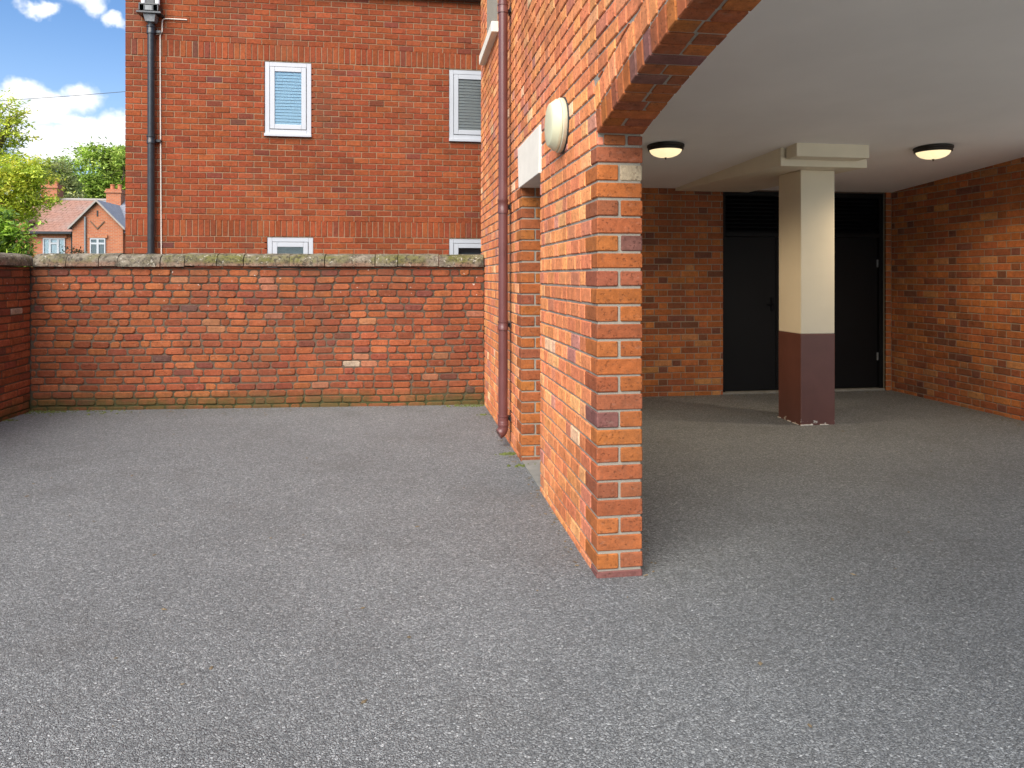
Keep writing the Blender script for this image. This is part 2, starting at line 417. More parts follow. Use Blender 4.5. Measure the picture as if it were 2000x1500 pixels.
class Wall:
    """collects the bricks of one thing; the 300 that show largest become parts, the rest one stuff part"""
    def __init__(s, mat, seed=1): s.mat = mat; s.items = []; s.r = random.Random(seed)
    def put(s, verts, faces, tone, centre, px_area, mat=None, parent=None):
        s.items.append((px_area, verts, faces, tone, mat or s.mat, parent))
    def brick(s, fr, poly, depth, pal, cham=.004, corner=0.0, jit=.0015, vis=1.0, tone=None, parent=None, rag=.0):
        if len(poly) < 3 or area2(poly) < 2.5e-4: return
        r = s.r
        if corner > 0 and len(poly) == 4:
            q = []
            for i in range(4):
                p0, p1, p2 = poly[i - 1], poly[i], poly[(i + 1) % 4]
                c = corner * r.uniform(.5, 1.4)
                a = Vector(p0) - Vector(p1); b = Vector(p2) - Vector(p1)
                ca = min(c, a.length * .4); cb = min(c, b.length * .4)
                pa = Vector(p1) + a.normalized() * ca; pb = Vector(p1) + b.normalized() * cb
                q += [tuple(pa), tuple(pb)]
            poly = q
        if rag: poly = [(p[0] + r.uniform(-rag, rag), p[1] + r.uniform(-rag, rag)) for p in poly]
        inn = inset(poly, cham); n = len(poly); off = r.uniform(-jit, jit)
        tu, tv = r.uniform(-1, 1) * jit * 5, r.uniform(-1, 1) * jit * 10
        cu = sum(p[0] for p in poly) / n; cv = sum(p[1] for p in poly) / n
        V = [fr.at(p[0], p[1], -depth) for p in poly] + [fr.at(p[0], p[1], off - cham * .9 + (p[0] - cu) * tu + (p[1] - cv) * tv) for p in poly] + [fr.at(p[0], p[1], off + (p[0] - cu) * tu + (p[1] - cv) * tv) for p in inn]
        Fc = [(i, (i + 1) % n, n + (i + 1) % n, n + i) for i in range(n)] + [(n + i, n + (i + 1) % n, 2 * n + (i + 1) % n, 2 * n + i) for i in range(n)] + [tuple(2 * n + i for i in range(n))]
        c3 = fr.at(cu, cv); a = 0
        P = proj(c3)
        if P and -10 < P[0] < 2010 and -10 < P[1] < 1510:
            pp = [proj(fr.at(*p)) for p in poly]
            if all(pp): a = area2([(p[0], p[1]) for p in pp]) * vis
        s.put(V, Fc, tone or pick(pal, r), c3, a, parent=parent)
    def cbox(s, O, U, V_, N, du, dv, dn, pal, ch=.004, vis=1.0, tone=None, parent=None):
        """fully chamfered block; du,dv,dn = (lo,hi)"""
        O, U, V_, N = Vector(O), Vector(U), Vector(V_), Vector(N)
        r = s.r; vs = []; idx = {}
        j = [r.uniform(-.0018, .0018) for _ in range(6)]
        du = (du[0] + j[0], du[1] + j[1]); dv = (dv[0] + j[2], dv[1] + j[3]); dn = (dn[0] + j[4], dn[1] + j[5])
        for a in (0, 1):
            for b in (0, 1):
                for c in (0, 1):
                    for k in range(3):
                        e = [0, 0, 0]
                        for q in range(3):
                            if q != k: e[q] = ch * r.uniform(.7, 1.4)
                        sg = lambda z: 1 if z == 0 else -1
                        u = du[a] + sg(a) * e[0]; v = dv[b] + sg(b) * e[1]; n = dn[c] + sg(c) * e[2]
                        idx[(a, b, c, k)] = len(vs); vs.append(O + U * u + V_ * v + N * n)
        f = []
        for a in (0, 1): f.append([idx[(a, 0, 0, 0)], idx[(a, 1, 0, 0)], idx[(a, 1, 1, 0)], idx[(a, 0, 1, 0)]])
        for b in (0, 1): f.append([idx[(0, b, 0, 1)], idx[(1, b, 0, 1)], idx[(1, b, 1, 1)], idx[(0, b, 1, 1)]])
        for c in (0, 1): f.append([idx[(0, 0, c, 2)], idx[(1, 0, c, 2)], idx[(1, 1, c, 2)], idx[(0, 1, c, 2)]])
        for a in (0, 1):
            for b in (0, 1): f.append([idx[(a, b, 0, 0)], idx[(a, b, 1, 0)], idx[(a, b, 1, 1)], idx[(a, b, 0, 1)]])
            for c in (0, 1): f.append([idx[(a, 0, c, 0)], idx[(a, 1, c, 0)], idx[(a, 1, c, 2)], idx[(a, 0, c, 2)]])
        for b in (0, 1):
            for c in (0, 1): f.append([idx[(0, b, c, 1)], idx[(1, b, c, 1)], idx[(1, b, c, 2)], idx[(0, b, c, 2)]])
        for a in (0, 1):
            for b in (0, 1):
                for c in (0, 1): f.append([idx[(a, b, c, 0)], idx[(a, b, c, 1)], idx[(a, b, c, 2)]])
        cen = O + U * (sum(du) / 2) + V_ * (sum(dv) / 2) + N * (sum(dn) / 2)
        P = proj(cen); ar = 0
        if P and -10 < P[0] < 2010 and -10 < P[1] < 1510:
            pp = [proj(x) for x in vs]
            if all(pp):
                xs = [p[0] for p in pp]; ys = [p[1] for p in pp]; ar = (max(xs) - min(xs)) * (max(ys) - min(ys)) * vis
        # consistent winding
        ff = []
        for q in f:
            pc = sum((vs[i] for i in q), Vector()) / len(q)
            nn = (vs[q[1]] - vs[q[0]]).cross(vs[q[2]] - vs[q[0]])
            ff.append(tuple(q) if nn.dot(pc - cen) > 0 else tuple(q[::-1]))
        s.put(vs, ff, tone or pick(pal, r), cen, ar, parent=parent)
    def lay(s, fr, u0, u1, v0, v1, ch, bond, pal, joint=.010, holes=(), start=0.0, cham=.004, corner=0.0, depth=.03, jit=.0015,
            vis=1.0, wav=0.0, L=.205, H=.1, first=None, clip=None, parent=None, rag=0.0, blotch=0.0):
        r = s.r; k = 0; v = v0
        while v < v1 - .012:
            top = min(v + ch - joint, v1)
            segs = []
            if bond == 'flemish':
                pitch = L + H + 2 * joint
                st = first(k) if first else None
                if st is not None: u, isS = st
                else:
                    u = u0 - start - (pitch / 2 if k % 2 else 0) - pitch; isS = True
                while u < u1:
                    w = (L if isS else H); segs.append((u, u + w)); u += w + joint; isS = not isS
            elif bond == 'stretcher':
                u = u0 - (0 if k % 2 else (L + joint) / 2)
                while u < u1: segs.append((u, u + L)); u += L + joint
            elif bond == 'rough':
                u = u0 - r.uniform(0, L)
                run = 0
                while u < u1:
                    x = r.random(); w = L * r.uniform(.93, 1.07) if x < .80 else (H * r.uniform(.9, 1.1) if x < .93 else L * r.uniform(1.1, 1.3))
                    segs.append((u, u + w)); u += w + joint * r.uniform(.7, 1.4)
            elif bond == 'soldier':
                u = u0; w = L
                while u < u1: segs.append((u, u + w)); u += w + joint
            for a, b in segs:
                a, b = max(a, u0), min(b, u1)
                if b - a < .02: continue
                dv = [0, 0]
                if wav: dv = [mnoise.noise(Vector((a * 1.3, v * .8, 3.3))) * wav, mnoise.noise(Vector((b * 1.3, v * .8, 3.3))) * wav]
                e = [r.uniform(-.0014, .0014) * (1 + corner * 60) for _ in range(4)]
                rects = [(a, b, v + e[0], top + e[1])]
                for (h0, h1, g0, g1) in holes:
                    nr = []
                    for (p, q, lo, hi) in rects:
                        if q <= h0 or p >= h1 or hi <= g0 or lo >= g1: nr.append((p, q, lo, hi)); continue
                        if p < h0 - .015: nr.append((p, h0, lo, hi))
                        if q > h1 + .015: nr.append((h1, q, lo, hi))
                        pp, qq = max(p, h0), min(q, h1)
                        if lo < g0 - .015: nr.append((pp, qq, lo, g0))
                        if hi > g1 + .015: nr.append((pp, qq, g1, hi))
                    rects = nr
                for (p, q, lo, hi) in rects:
                    if q - p < .015: continue
                    poly = [(p, lo + dv[0]), (q, lo + dv[1]), (q, hi + dv[1]), (p, hi + dv[0])]
                    if clip:
                        poly = clip(poly)
                        if not poly or len(poly) < 3: continue
                    tone = pick(pal, r)
                    if blotch:
                        g = 1 + blotch * mnoise.noise(Vector((p * 1.1, lo * 1.6, 9.1)))
                        tone = tuple(c * g for c in tone)
                    s.brick(fr, poly, depth, pal, cham, corner, jit, vis, tone, parent, rag)
            v += ch; k += 1
    def finish(s, parent, name='brick', limit=300, stuff='brickwork'):
        s.items.sort(key=lambda x: -x[0])
        rest = {}
        for i, (a, V, Fc, tone, mat, par) in enumerate(s.items):
            if i < limit and a > 12:
                m = MB(); m.add(V, Fc, tone); m.build(name, mat, par or parent)
            else:
                rest.setdefault(mat.name, (mat, MB()))[1].add(V, Fc, tone)
        for k, (mat, mb) in rest.items():
            o = mb.build(stuff, mat, parent); o['kind'] = 'stuff'

# ================================================================== SETTING
def sheet(name, x0, x1, y0, y1, z, mat, n=1):
    m = MB(); m.add([(x0, y0, z), (x1, y0, z), (x1, y1, z), (x0, y1, z)], [(0, 1, 2, 3)]); o = m.build(name, mat); o['kind'] = 'structure'; return o
sheet('ground', -900, 900, -900, 900, -.03, M['grass'])
sheet('asphalt_yard', -14, 16, -16, 9.98, 0, M['asphalt'])
sheet('added_bounce_apron', 6.2, 16, -16, 6.0, .004, M['bounce_slab'])  # unseen pale slab, added to bounce light up to the carport ceiling
sheet('added_bounce_strip', -14, 6.19, -16, -2.2, .004, M['bounce_slab'])  # likewise added out of view behind the camera as a light reflector
m = MB(); m.box(.858, 1.02, 4.402, 5.118, -.02, .008); o = m.build('threshold_pavement', M['concrete']); o['kind'] = 'structure'

# ================================================================== CARPORT BUILDING
WX, WT = .853, .21           # outer face of the courtyard wall, its thickness
RB = thing('brick_building', 'near orange-brick building with arched carport opening, cream pillar and black louvred doors', 'building')
w = Wall(M['brick_pier'], 11)
CH = .0785; Z0 = -.04
UY = (0, -1, 0)
side = Frame((WX, 0, 0), (0, -1, 0), (-1, 0, 0))
X2 = WX + WT
PF, AL0, AL1, BE = 3.079, 4.40, 5.12, 7.80   # pier front, alcove, building end
TOPZ = 5.6
# arch
RISE, HALF, SPR = .267, 2.339, 1.97
NEAR = .02                   # near edge of the opening, behind the camera
AC_Y = PF - HALF; AR = (HALF ** 2 + RISE ** 2) / (2 * RISE); AC_Z = SPR + RISE - AR
AH = math.asin(HALF / AR)
RE = AR + .231
def soffit(y, r=AR):
    d = y - AC_Y; return AC_Z + sqrt(max(r * r - d * d, 0))
# mortar cores -------------------------------------------------------
rec = .007
mm = MB()
mm.box(WX + rec, X2 - rec, PF + rec, AL0 - .002, -.3, TOPZ)
mm.box(WX + rec, X2 - rec, AL1 + rec, BE - rec, -.3, TOPZ)
mm.box(WX + rec, X2 - rec, AL0 - .002, AL1 + rec, 1.985, TOPZ)
ys = np.linspace(NEAR, PF + rec, 40)
for a, b in zip(ys[:-1], ys[1:]):
    za, zb = soffit(a) + rec, soffit(b) + rec
    mm.add([(WX + rec, a, za), (WX + rec, b, zb), (X2 - rec, b, zb), (X2 - rec, a, za), (WX + rec, a, TOPZ), (WX + rec, b, TOPZ), (X2 - rec, b, TOPZ), (X2 - rec, a, TOPZ)],
           [(0, 1, 2, 3), (4, 7, 6, 5), (0, 4, 5, 1), (3, 2, 6, 7)])
mm.box(WX + rec, X2 - rec, -.40, NEAR, -.3, TOPZ)
mm.build('wall_mortar', M['mortar_pier'], RB)
# pier corner blocks, both at the opening and at the alcove's far jamb
def quoin(yf, z0, z1, vis=1.0, odd0=0, deep=.0):
    k = 0; z = z0
    while z < z1 - .012:
        hi = min(z + CH - .011, z1); WX = 0.853 + (.034 if (z > 1.9 and yf < 4) else 0)
        if (k + odd0) % 2 == 0:
            w.cbox((WX, yf, 0), (1, 0, 0), (0, 0, 1), (0, 1, 0), (0, 1.063 - WX), (z, hi), (0, .102), PAL_PIER, vis=vis)
        else:
            w.cbox((WX, yf, 0), (1, 0, 0), (0, 0, 1), (0, 1, 0), (0, .0985), (z, hi), (0, .205), PAL_PIER, vis=vis)
            tn = (.42, .33, .22) if (abs(yf - PF) < .01 and k == 23) else None
            w.cbox((WX, yf, 0), (1, 0, 0), (0, 0, 1), (0, 1, 0), (.1105, 1.063 - WX), (z, hi), (0, .205), PAL_PIER, vis=vis, tone=tn)
        z += CH; k += 1
quoin(PF, Z0, SPR - .004, 1.4)
quoin(AL1, Z0, 1.985, .8)
def sidewall(y0, y1, z0, z1, quo=True, clip=None, vis=1.0, parity=0, **kw):
    # courses from the edge y0 (nearest the camera) back to y1; u = -y
    def first(k):
        k = k + parity
        u1 = -y0
        if quo: used = .102 if k % 2 == 0 else .205; nextS = (k % 2 == 0)
        else: used = -.011 - (0 if k % 2 else .16); nextS = True
        # build leftwards: positions from y0 backwards -> start far left so that pattern lands on y0+used
        pitch = .172 + .1 + .022
        n = math.ceil((y1 - y0) / pitch) + 2
        # after the quoin come next(S/H) then the other ... ; in u order (increasing) this is reversed
        edge = -(y0 + used + .011)
        # last brick (closest) type nextS ends at edge; going back n pitches
        last_len = .172 if nextS else .1
        return (edge - last_len - n * pitch, nextS)
    w.lay(side, -y1, -(y0 + 0.0), z0, z1, CH, 'flemish', PAL_SIDE_LIT, joint=.011, L=.172, first=first, clip=clip, vis=vis, blotch=.25, **kw)
def cut_quoin(yq, zlim):
    def f(poly):   # remove what the quoin blocks occupy
        zc = sum(p[1] for p in poly) / len(poly)
        if zc > zlim: return poly
        k = int((zc - Z0) / CH)
        used = .102 if k % 2 == 0 else .205
        return clip_poly(poly, -1, 0, yq + used + .006)
    return f
def lint(poly): return poly
sidewall(PF, AL0, Z0, Z0 + 25 * CH - .005, clip=cut_quoin(PF, 9), vis=1.1)
# above the spring line: one field for the whole length, clipped by the arch rings
KZ = Z0 + 25 * CH   # course line just above the spring (1.95)
a_end = AH
def clip_arch(poly):
    cu = sum(p[0] for p in poly) / len(poly); cv = sum(p[1] for p in poly) / len(poly)
    y = -cu; ang = atan2(y - AC_Y, cv - AC_Z); d = sqrt((y - AC_Y) ** 2 + (cv - AC_Z) ** 2)
    if ang > a_end:
        # outside the skewback: keep the side beyond the radial line (only where the ring is)
        if d < RE + .04 and ang < a_end + .03:
            # normal of radial line pointing to +y : (cos a, -sin a) in (y,z)
            ny, nz = cos(a_end), -sin(a_end)
            c = ny * AC_Y + nz * AC_Z + .010
            return clip_poly(poly, -ny, nz, c)
        return poly
    if ang < -a_end: return poly
    ry, rz = sin(ang), cos(ang)
    c = ry * AC_Y + rz * AC_Z + RE
    return clip_poly(poly, -ry, rz, c)
win_rb = (6.42, 7.30, 3.62, 5.05)     # upper window y0,y1,z0,z1
LNT = (4.36, 5.21, 1.98, 2.283)
holes = [(-win_rb[1], -win_rb[0], win_rb[2], win_rb[3]), (-LNT[1], -LNT[0], LNT[2], LNT[3]), (-5.665, -5.645, -1, 9), (-AL1 - .002, -AL0, 1.5, 1.9825), (-PF - .0005, -PF + .008, 1.5, 2.25)]
w.lay(side, -BE, .40, KZ, TOPZ, CH, 'flemish', PAL_SIDE_LIT, joint=.011, L=.172, clip=clip_arch, holes=holes, blotch=.25, vis=1.0)
# thin closer course between quoin top and arch springing is the skewback; wall beyond the alcove
def first_far(k):
    nextS = (k % 2 == 0); used = .102 if nextS else .205
    edge = -(AL1 + used + .011); pitch = .294; n = 11
    return (edge - (.172 if nextS else .1) - n * pitch, nextS)
w.lay(side, -BE, -AL1, Z0, 1.94, CH, 'flemish', PAL_SIDE_LIT, joint=.011, L=.172, first=first_far, clip=cut_quoin(AL1, 9), holes=holes, blotch=.25, vis=1.0)
# arch voussoirs
NV = 60; da = 2 * AH / NV
for i in range(NV):
    am = AH - (i + .5) * da
    if AC_Y + AR * sin(am) < NEAR + .04: continue
    T = Vector((0, cos(am), -sin(am))); Rd = Vector((0, sin(am), cos(am))); Cn = Vector((WX, AC_Y, AC_Z))
    hw = da * AR / 2 - .005
    vis = 1.2
    if i % 2 == 0 and w.r.random() < .35:
        w.cbox(Cn, T, Rd, (1, 0, 0), (-hw, hw), (AR, AR + .104), (0, WT), PAL_PIER, vis=vis)
    else:
        c = .1 + w.r.choice((-.012, 0, 0, .03))
        w.cbox(Cn, T, Rd, (1, 0, 0), (-hw, hw), (AR, AR + .104), (0, c), PAL_PIER, vis=vis)
        w.cbox(Cn, T, Rd, (1, 0, 0), (-hw, hw), (AR, AR + .104), (c + .011, WT), PAL_PIER, vis=vis * .8)
    hw2 = da * (AR + .16) / 2 - .005
    w.cbox(Cn, T, Rd, (1, 0, 0), (-hw2, hw2), (AR + .115, AR + .220), (0, .06), PAL_SIDE_LIT, vis=1.0)
# inner faces of the courtyard wall (facing the carport)
inner = Frame((X2, 0, 0), (0, 1, 0), (1, 0, 0))
w.lay(inner, PF + .21, AL0, Z0, 2.6, CH, 'flemish', PAL_IN, joint=.011, vis=0)
# far end return of the building (faces the passage)
endf = Frame((0, BE, 0), (-1, 0, 0), (0, 1, 0))
# carport back wall ----------------------------------------------------
BY, RX = 7.67, 5.70
DX0, DX1 = 3.60, 5.63
back = Frame((0, BY, 0), (1, 0, 0), (0, -1, 0))
w.mat = M['brick_face']
ZC = lambda y: 2.33 + .065 * (BY - y)
w.lay(back, X2, DX0, -.02, 2.34, .0715, 'flemish', PAL_IN, joint=.009, vis=.45, L=.20, H=.096)
right = Frame((RX, 0, 0), (0, -1, 0), (-1, 0, 0))
def clip_ceil(poly):
    return poly if sum(p[1] for p in poly) / len(poly) < ZC(-sum(p[0] for p in poly) / len(poly)) + .03 else []
w.lay(right, -BY, -5.1, -.03, 2.9, .0715, 'flemish', PAL_IN, joint=.009, vis=.5, clip=clip_ceil, L=.20, H=.096, start=.1)
w.lay(back, DX1 + .002, RX, -.02, 2.34, .0715, 'stretcher', PAL_IN, joint=.009, vis=.2)
w.finish(RB)
mb = MB(); mb.box(X2, DX0 - .002, BY + .006, BY + .2, -.3, 2.5); mb.box(DX0 - .002, DX1 + .002, BY + .16, BY + .2, -.3, 2.5); mb.box(DX1 + .002, RX + .2, BY + .006, BY + .2, -.3, 2.5)
mb.build('back_wall', M['mortar_in'], RB)
mb = MB(); mb.box(RX + .006, RX + .25, 5.1, BY, -.3, 3.0); mb.build('end_wall', M['mortar_in'], RB); mb = MB(); mb.box(RX - .1, RX + .20, -.39, -.12, -.3, 2.8); mb.build('corner_post', M['mortar_in'], RB)
# carport ceiling, upper storey and roof
mb = MB(); ya, yb = -.40, BY + .006
mb.add([(X2 - .004, ya, ZC(ya)), (RX + .004, ya, ZC(ya)), (RX + .004, yb, ZC(yb)), (X2 - .004, yb, ZC(yb)), (X2 - .004, ya, 3.3), (RX + .004, ya, 3.3), (RX + .004, yb, 3.3), (X2 - .004, yb, 3.3)],
       [(0, 3, 2, 1), (4, 5, 6, 7), (0, 1, 5, 4), (2, 3, 7, 6), (1, 2, 6, 5), (0, 4, 7, 3)])
mb.build('carport_ceiling', M['ceiling'], RB)
mb = MB(); mb.box(X2 + .003, RX + .24, -.39, BE - .01, 3.302, TOPZ - .002); mb.build('upper_storey', M['mortar_face'], RB)
mb = MB(); mb.prism([(WX - .25, TOPZ), (RX + .5, TOPZ), ((WX + RX) / 2, TOPZ + 1.3)], 'Y', -.6, BE + .15); mb.build('roof', M['slate'], RB)
# beam (slightly skew in plan) with its downstand box, pillar
BZ = 2.30
pl = [(3.24, 5.80), (4.05, 5.80), (3.90, BY - .004), (3.03, BY - .004)]
mb = MB()
mb.add([(x, y, BZ) for x, y in pl] + [(x, y, ZC(y) + .02) for x, y in pl], [(3, 2, 1, 0), (4, 5, 6, 7), (0, 1, 5, 4), (1, 2, 6, 5), (2, 3, 7, 6), (3, 0, 4, 7)])
mb.build('ceiling_beam', M['cream'], RB, bevel=.004)
boxobj('beam_lip', M['cream'], RB, 3.236, 4.054, 5.772, 5.798, BZ - .004, 2.372, bevel=.003)
boxobj('beam_side_lip', M['cream'], RB, 3.236, 3.268, 5.772, 5.798, 2.374, ZC(5.78) + .01, bevel=.002)
boxobj('beam_end_box', M['cream'], RB, 3.285, 3.955, 5.60, 5.770, 2.352, ZC(5.6) + .015, bevel=.004)
PX0, PX1, PY0, PY1 = 3.545, 3.875, 5.975, 6.36
boxobj('pillar_shaft', M['cream_pillar'], RB, PX0, PX1, PY0, PY1, .822, BZ - .001, bevel=.006)
boxobj('pillar_base', M['maroon'], RB, PX0 - .002, PX1 + .002, PY0 - .002, PY1 + .002, -.05, .8205, bevel=.006)
mb = MB()
pr = random.Random(5)
for (x0, y0, x1, y1) in ((PX0 - .006, PY0 - .008, PX1 + .004, PY0 - .008), (PX0 - .008, PY1, PX0 - .008, PY0 - .008)):
    for i in range(9):
        a, b = i / 9, (i + 1) / 9
        if pr.random() < .5: continue
        xa, ya_, xb, yb_ = x0 + (x1 - x0) * a, y0 + (y1 - y0) * a, x0 + (x1 - x0) * b, y0 + (y1 - y0) * b
        h = pr.uniform(.003, .009)
        boxobj('mortar_chip', M['stone_white'], RB, min(xa, xb), max(xa, xb) + .007, min(ya_, yb_), max(ya_, yb_) + .007, -.01, h)
# black louvred doors
df = boxobj('door_frame', M['black_door'], RB, DX0 + .002, DX0 + .05, BY + .045, BY + .15, .0, 2.318, bevel=.002)
boxobj('door_frame', M['black_door'], RB, DX1 - .05, DX1 - .002, BY + .045, BY + .15, .0, 2.318, bevel=.002)
boxobj('door_frame', M['black_door'], RB, DX0 + .052, DX1 - .052, BY + .045, BY + .15, 2.268, 2.318, bevel=.002)
boxobj('door_frame', M['black_door'], RB, DX0 + .052, DX1 - .052, BY + .045, BY + .15, 1.80, 1.845, bevel=.002)
boxobj('door_sill', M['concrete'], RB, DX0 + .002, DX1 - .002, BY + .01, BY + .15, -.02, .022, bevel=.003)
boxobj('lintel', M['brown_trim'], RB, DX0 + .002, DX1 - .002, BY + .03, BY + .15, 2.320, 2.35)
edges = [DX0 + .052, 4.285, 4.94, DX1 - .052]
for i in range(3):
    a, b = edges[i] + .003, edges[i + 1] - .003
    d = boxobj('door', M['black_door'], RB, a, b, BY + .075, BY + .12, .028, 1.797, bevel=.003)
    if i == 0:
        mh = MB(); mh.tube([(b - .045, BY + .06, 1.02), (b - .045, BY + .035, 1.02), (b - .12, BY + .035, 1.02)], .008, 8); mh.box(b - .062, b - .028, BY + .062, BY + .0745, .94, 1.10)
        mh.build('handle', M['black_slat'], d)
    if i == 2:
        for hz in (.35, 1.45):
            boxobj('hinge', M['grey_iron'], d, b - .012, b + .002, BY + .062, BY + .0745, hz, hz + .09)
    lo = MB(); lo.box(a, b, BY + .10, BY + .13, 1.847, 2.266); pnl = lo.build('louvre_panel', M['black_slat'], RB)
    for k in range(9):
        z = 1.862 + k * .045
        sm = MB(); sm.add([(a, BY + .060, z), (b, BY + .060, z), (b, BY + .097, z + .036), (a, BY + .097, z + .036), (a, BY + .060, z + .005), (b, BY + .060, z + .005), (b, BY + .097, z + .041), (a, BY + .097, z + .041)],
                         [(0, 1, 2, 3), (4, 7, 6, 5), (0, 4, 5, 1), (3, 2, 6, 7), (0, 3, 7, 4), (1, 5, 6, 2)])
        sm.build('slat', M['black_slat'], pnl)
# alcove with door and painted keystone lintel
ad = boxobj('alcove_door', M['door_brown'], RB, 1.0, 1.04, AL0 + .002, AL1 + .1, .0, 1.978)
mb = MB(); mb.prism([(4.385, 1.982), (5.165, 1.982), (5.205, 2.28), (4.362, 2.28)], 'X', WX - .012, X2 - .02)
mb.build('alcove_lintel', M['stone_white'], RB, bevel=.004)
boxobj('movement_joint', M['dark_joint'], RB, WX + .002, WX + .02, 5.648, 5.662, 0, TOPZ)
# upper window with stone sill
y0, y1, z0, z1 = win_rb
ws = boxobj('window_sill', M['stone_white'], RB, WX - .062, WX + .07, y0 - .06, y1 + .10, 3.53, 3.625, bevel=.005)
wf = MB(); fx0, fx1 = WX + .085, WX + .155
wf.box(fx0, fx1, y0, y0 + .055, z0 + .01, z1); wf.box(fx0, fx1, y1 - .055, y1, z0 + .01, z1)
wf.box(fx0, fx1, y0 + .056, y1 - .056, z0 + .01, z0 + .065); wf.box(fx0, fx1, y0 + .056, y1 - .056, z1 - .055, z1)
wfo = wf.build('window_frame', M['upvc'], RB, bevel=.004)
boxobj('window_pane', M['glass'], wfo, WX + .118, WX + .124, y0 + .056, y1 - .056, z0 + .066, z1 - .056)
# window reveals in brick (cover the mortar core)
rw = Wall(M['brick_pier'], 5)
jamb = Frame((WX, y1 - .001, 0), (1, 0, 0), (0, -1, 0))
rw.lay(jamb, .004, .085, 3.55 + .002, z1, CH, 'stretcher', PAL_PIER, joint=.011, vis=.3, depth=.012)
for it in rw.items: m_ = MB(); m_.add(it[1], it[2], it[3]); m_.build('brick', M['brick_pier'], RB)

# ================================================================== GARDEN WALL
GA, GB = Vector((-3.65, 7.77, 0)), Vector((WX - .004, 7.455, 0))
gu = (GB - GA).normalized(); gn = Vector((gu.y, -gu.x, 0))
G = thing('garden_wall', 'old red-brick garden wall with mossy rounded stone coping across the back of the yard', 'wall')
gl = (GB - GA).length; GF = Frame(GA, gu, gn)
ww = Wall(M['brick_garden'], 21)
ww.lay(GF, 0.0, gl, -.025, 1.435,   .0722, 'rough', PAL_RED, joint=.0105, cham=.007, corner=.015, depth=.04, jit=.0045, wav=.012, L=.176, H=.09, rag=.0012, blotch=.3, vis=1)
ww.finish(G)
def wall_core(fr, u0, u1, z0, z1, th, mat, parent, rec=.009):
    mb = MB(); P = [fr.at(u0, 0, -rec), fr.at(u1, 0, -rec), fr.at(u1, 0, -th), fr.at(u0, 0, -th)]
    mb.add([(p.x, p.y, z0) for p in P] + [(p.x, p.y, z1) for p in P], [(0, 1, 2, 3), (4, 7, 6, 5), (0, 4, 5, 1), (1, 5, 6, 2), (2, 6, 7, 3), (3, 7, 4, 0)])
    return mb.build('wall_mortar', mat, parent)
wall_core(GF, -.05, gl, -.3, 1.436, .23, M['mortar_garden'], G)
def coping(fr, joints, zb, parent, th=.23, seed=3, zt=None, flat=False):
    r = random.Random(seed)
    for a, b in zip(joints[:-1], joints[1:]):
        a2, b2 = a + .004, b - .004; ns = 7
        dz = r.uniform(-.006, .006); dn = r.uniform(-.006, .006)
        prof = []
        fw, bw = .034, -th - .034
        cx = (fw + bw) / 2; hw = (fw - bw) / 2
        prof.append((fw - .012, 0)); prof.append((fw, .006)); prof.append((fw, .048))
        for k in range(1, 12):
            an = pi * k / 12
            prof.append((cx + hw * .985 * cos(an), .050 + (.088 if not flat else .075) * (sin(an) ** .8)))
        prof.append((bw, .048)); prof.append((bw, 0))
        v = []; f = []; n = len(prof)
        for i in range(ns + 1):
            u = a2 + (b2 - a2) * i / ns
            e = .004 if i in (0, ns) else 0
            for (pn, pz) in prof:
                p = fr.at(u, zb + dz + pz, pn + dn)
                q = mnoise.noise(p * 9) * .006 + mnoise.noise(p * 31) * .003
                sc = 1 - e * 3
                c = fr.at(u, zb + dz + .05, cx + dn)
                p = c + (p - c) * sc + (p - c).normalized() * q
                if pz < .01: p.z = max(p.z, zb - .003)
                v.append(p)
        for i in range(ns):
            for k in range(n): f.append((i * n + k, (i + 1) * n + k, (i + 1) * n + (k + 1) % n, i * n + (k + 1) % n))
        f.append(tuple(range(n))[::-1]); f.append(tuple(ns * n + k for k in range(n)))
        m_ = MB(); m_.add(v, f); m_.build('coping_stone', M['coping'], parent, smooth=True)
def u_of(xpx):      # where a joint seen at this pixel column crosses the wall
    lo, hi = 0.0, gl
    for _ in range(40):
        md = (lo + hi) / 2
        if proj(GF.at(md, 1.5))[0] < xpx: lo = md
        else: hi = md
    return lo
js = [0.037] + [round(u_of(x), 3) for x in (132, 195, 232, 315, 362, 425, 477, 566, 635, 733, 777, 857)] + [gl - .003]
coping(GF, js, 1.438, G)
# left return wall
L_ = thing('garden_wall', 'short stretch of red-brick garden wall coming forward on the far left, flat pale coping', 'wall')
LF = Frame((-3.65, 7.77, 0), (0, 1, 0), (1, 0, 0))
lw = Wall(M['brick_garden'], 33)
lw.lay(LF, -5.5, -.002, -.03, 1.435, .0722, 'rough', PAL_RED, joint=.0115, cham=.006, corner=.008, depth=.04, jit=.004, wav=.01, L=.20, H=.1, blotch=.3, rag=.001)
lw.finish(L_)
wall_core(LF, -5.5, .0, -.3, 1.436, .23, M['mortar_garden'], L_)
coping(LF, [-5.5, -4.9, -4.3, -3.75, -3.1, -2.45, -1.9, -1.3, -.62, .03], 1.444, L_, seed=9, flat=True)

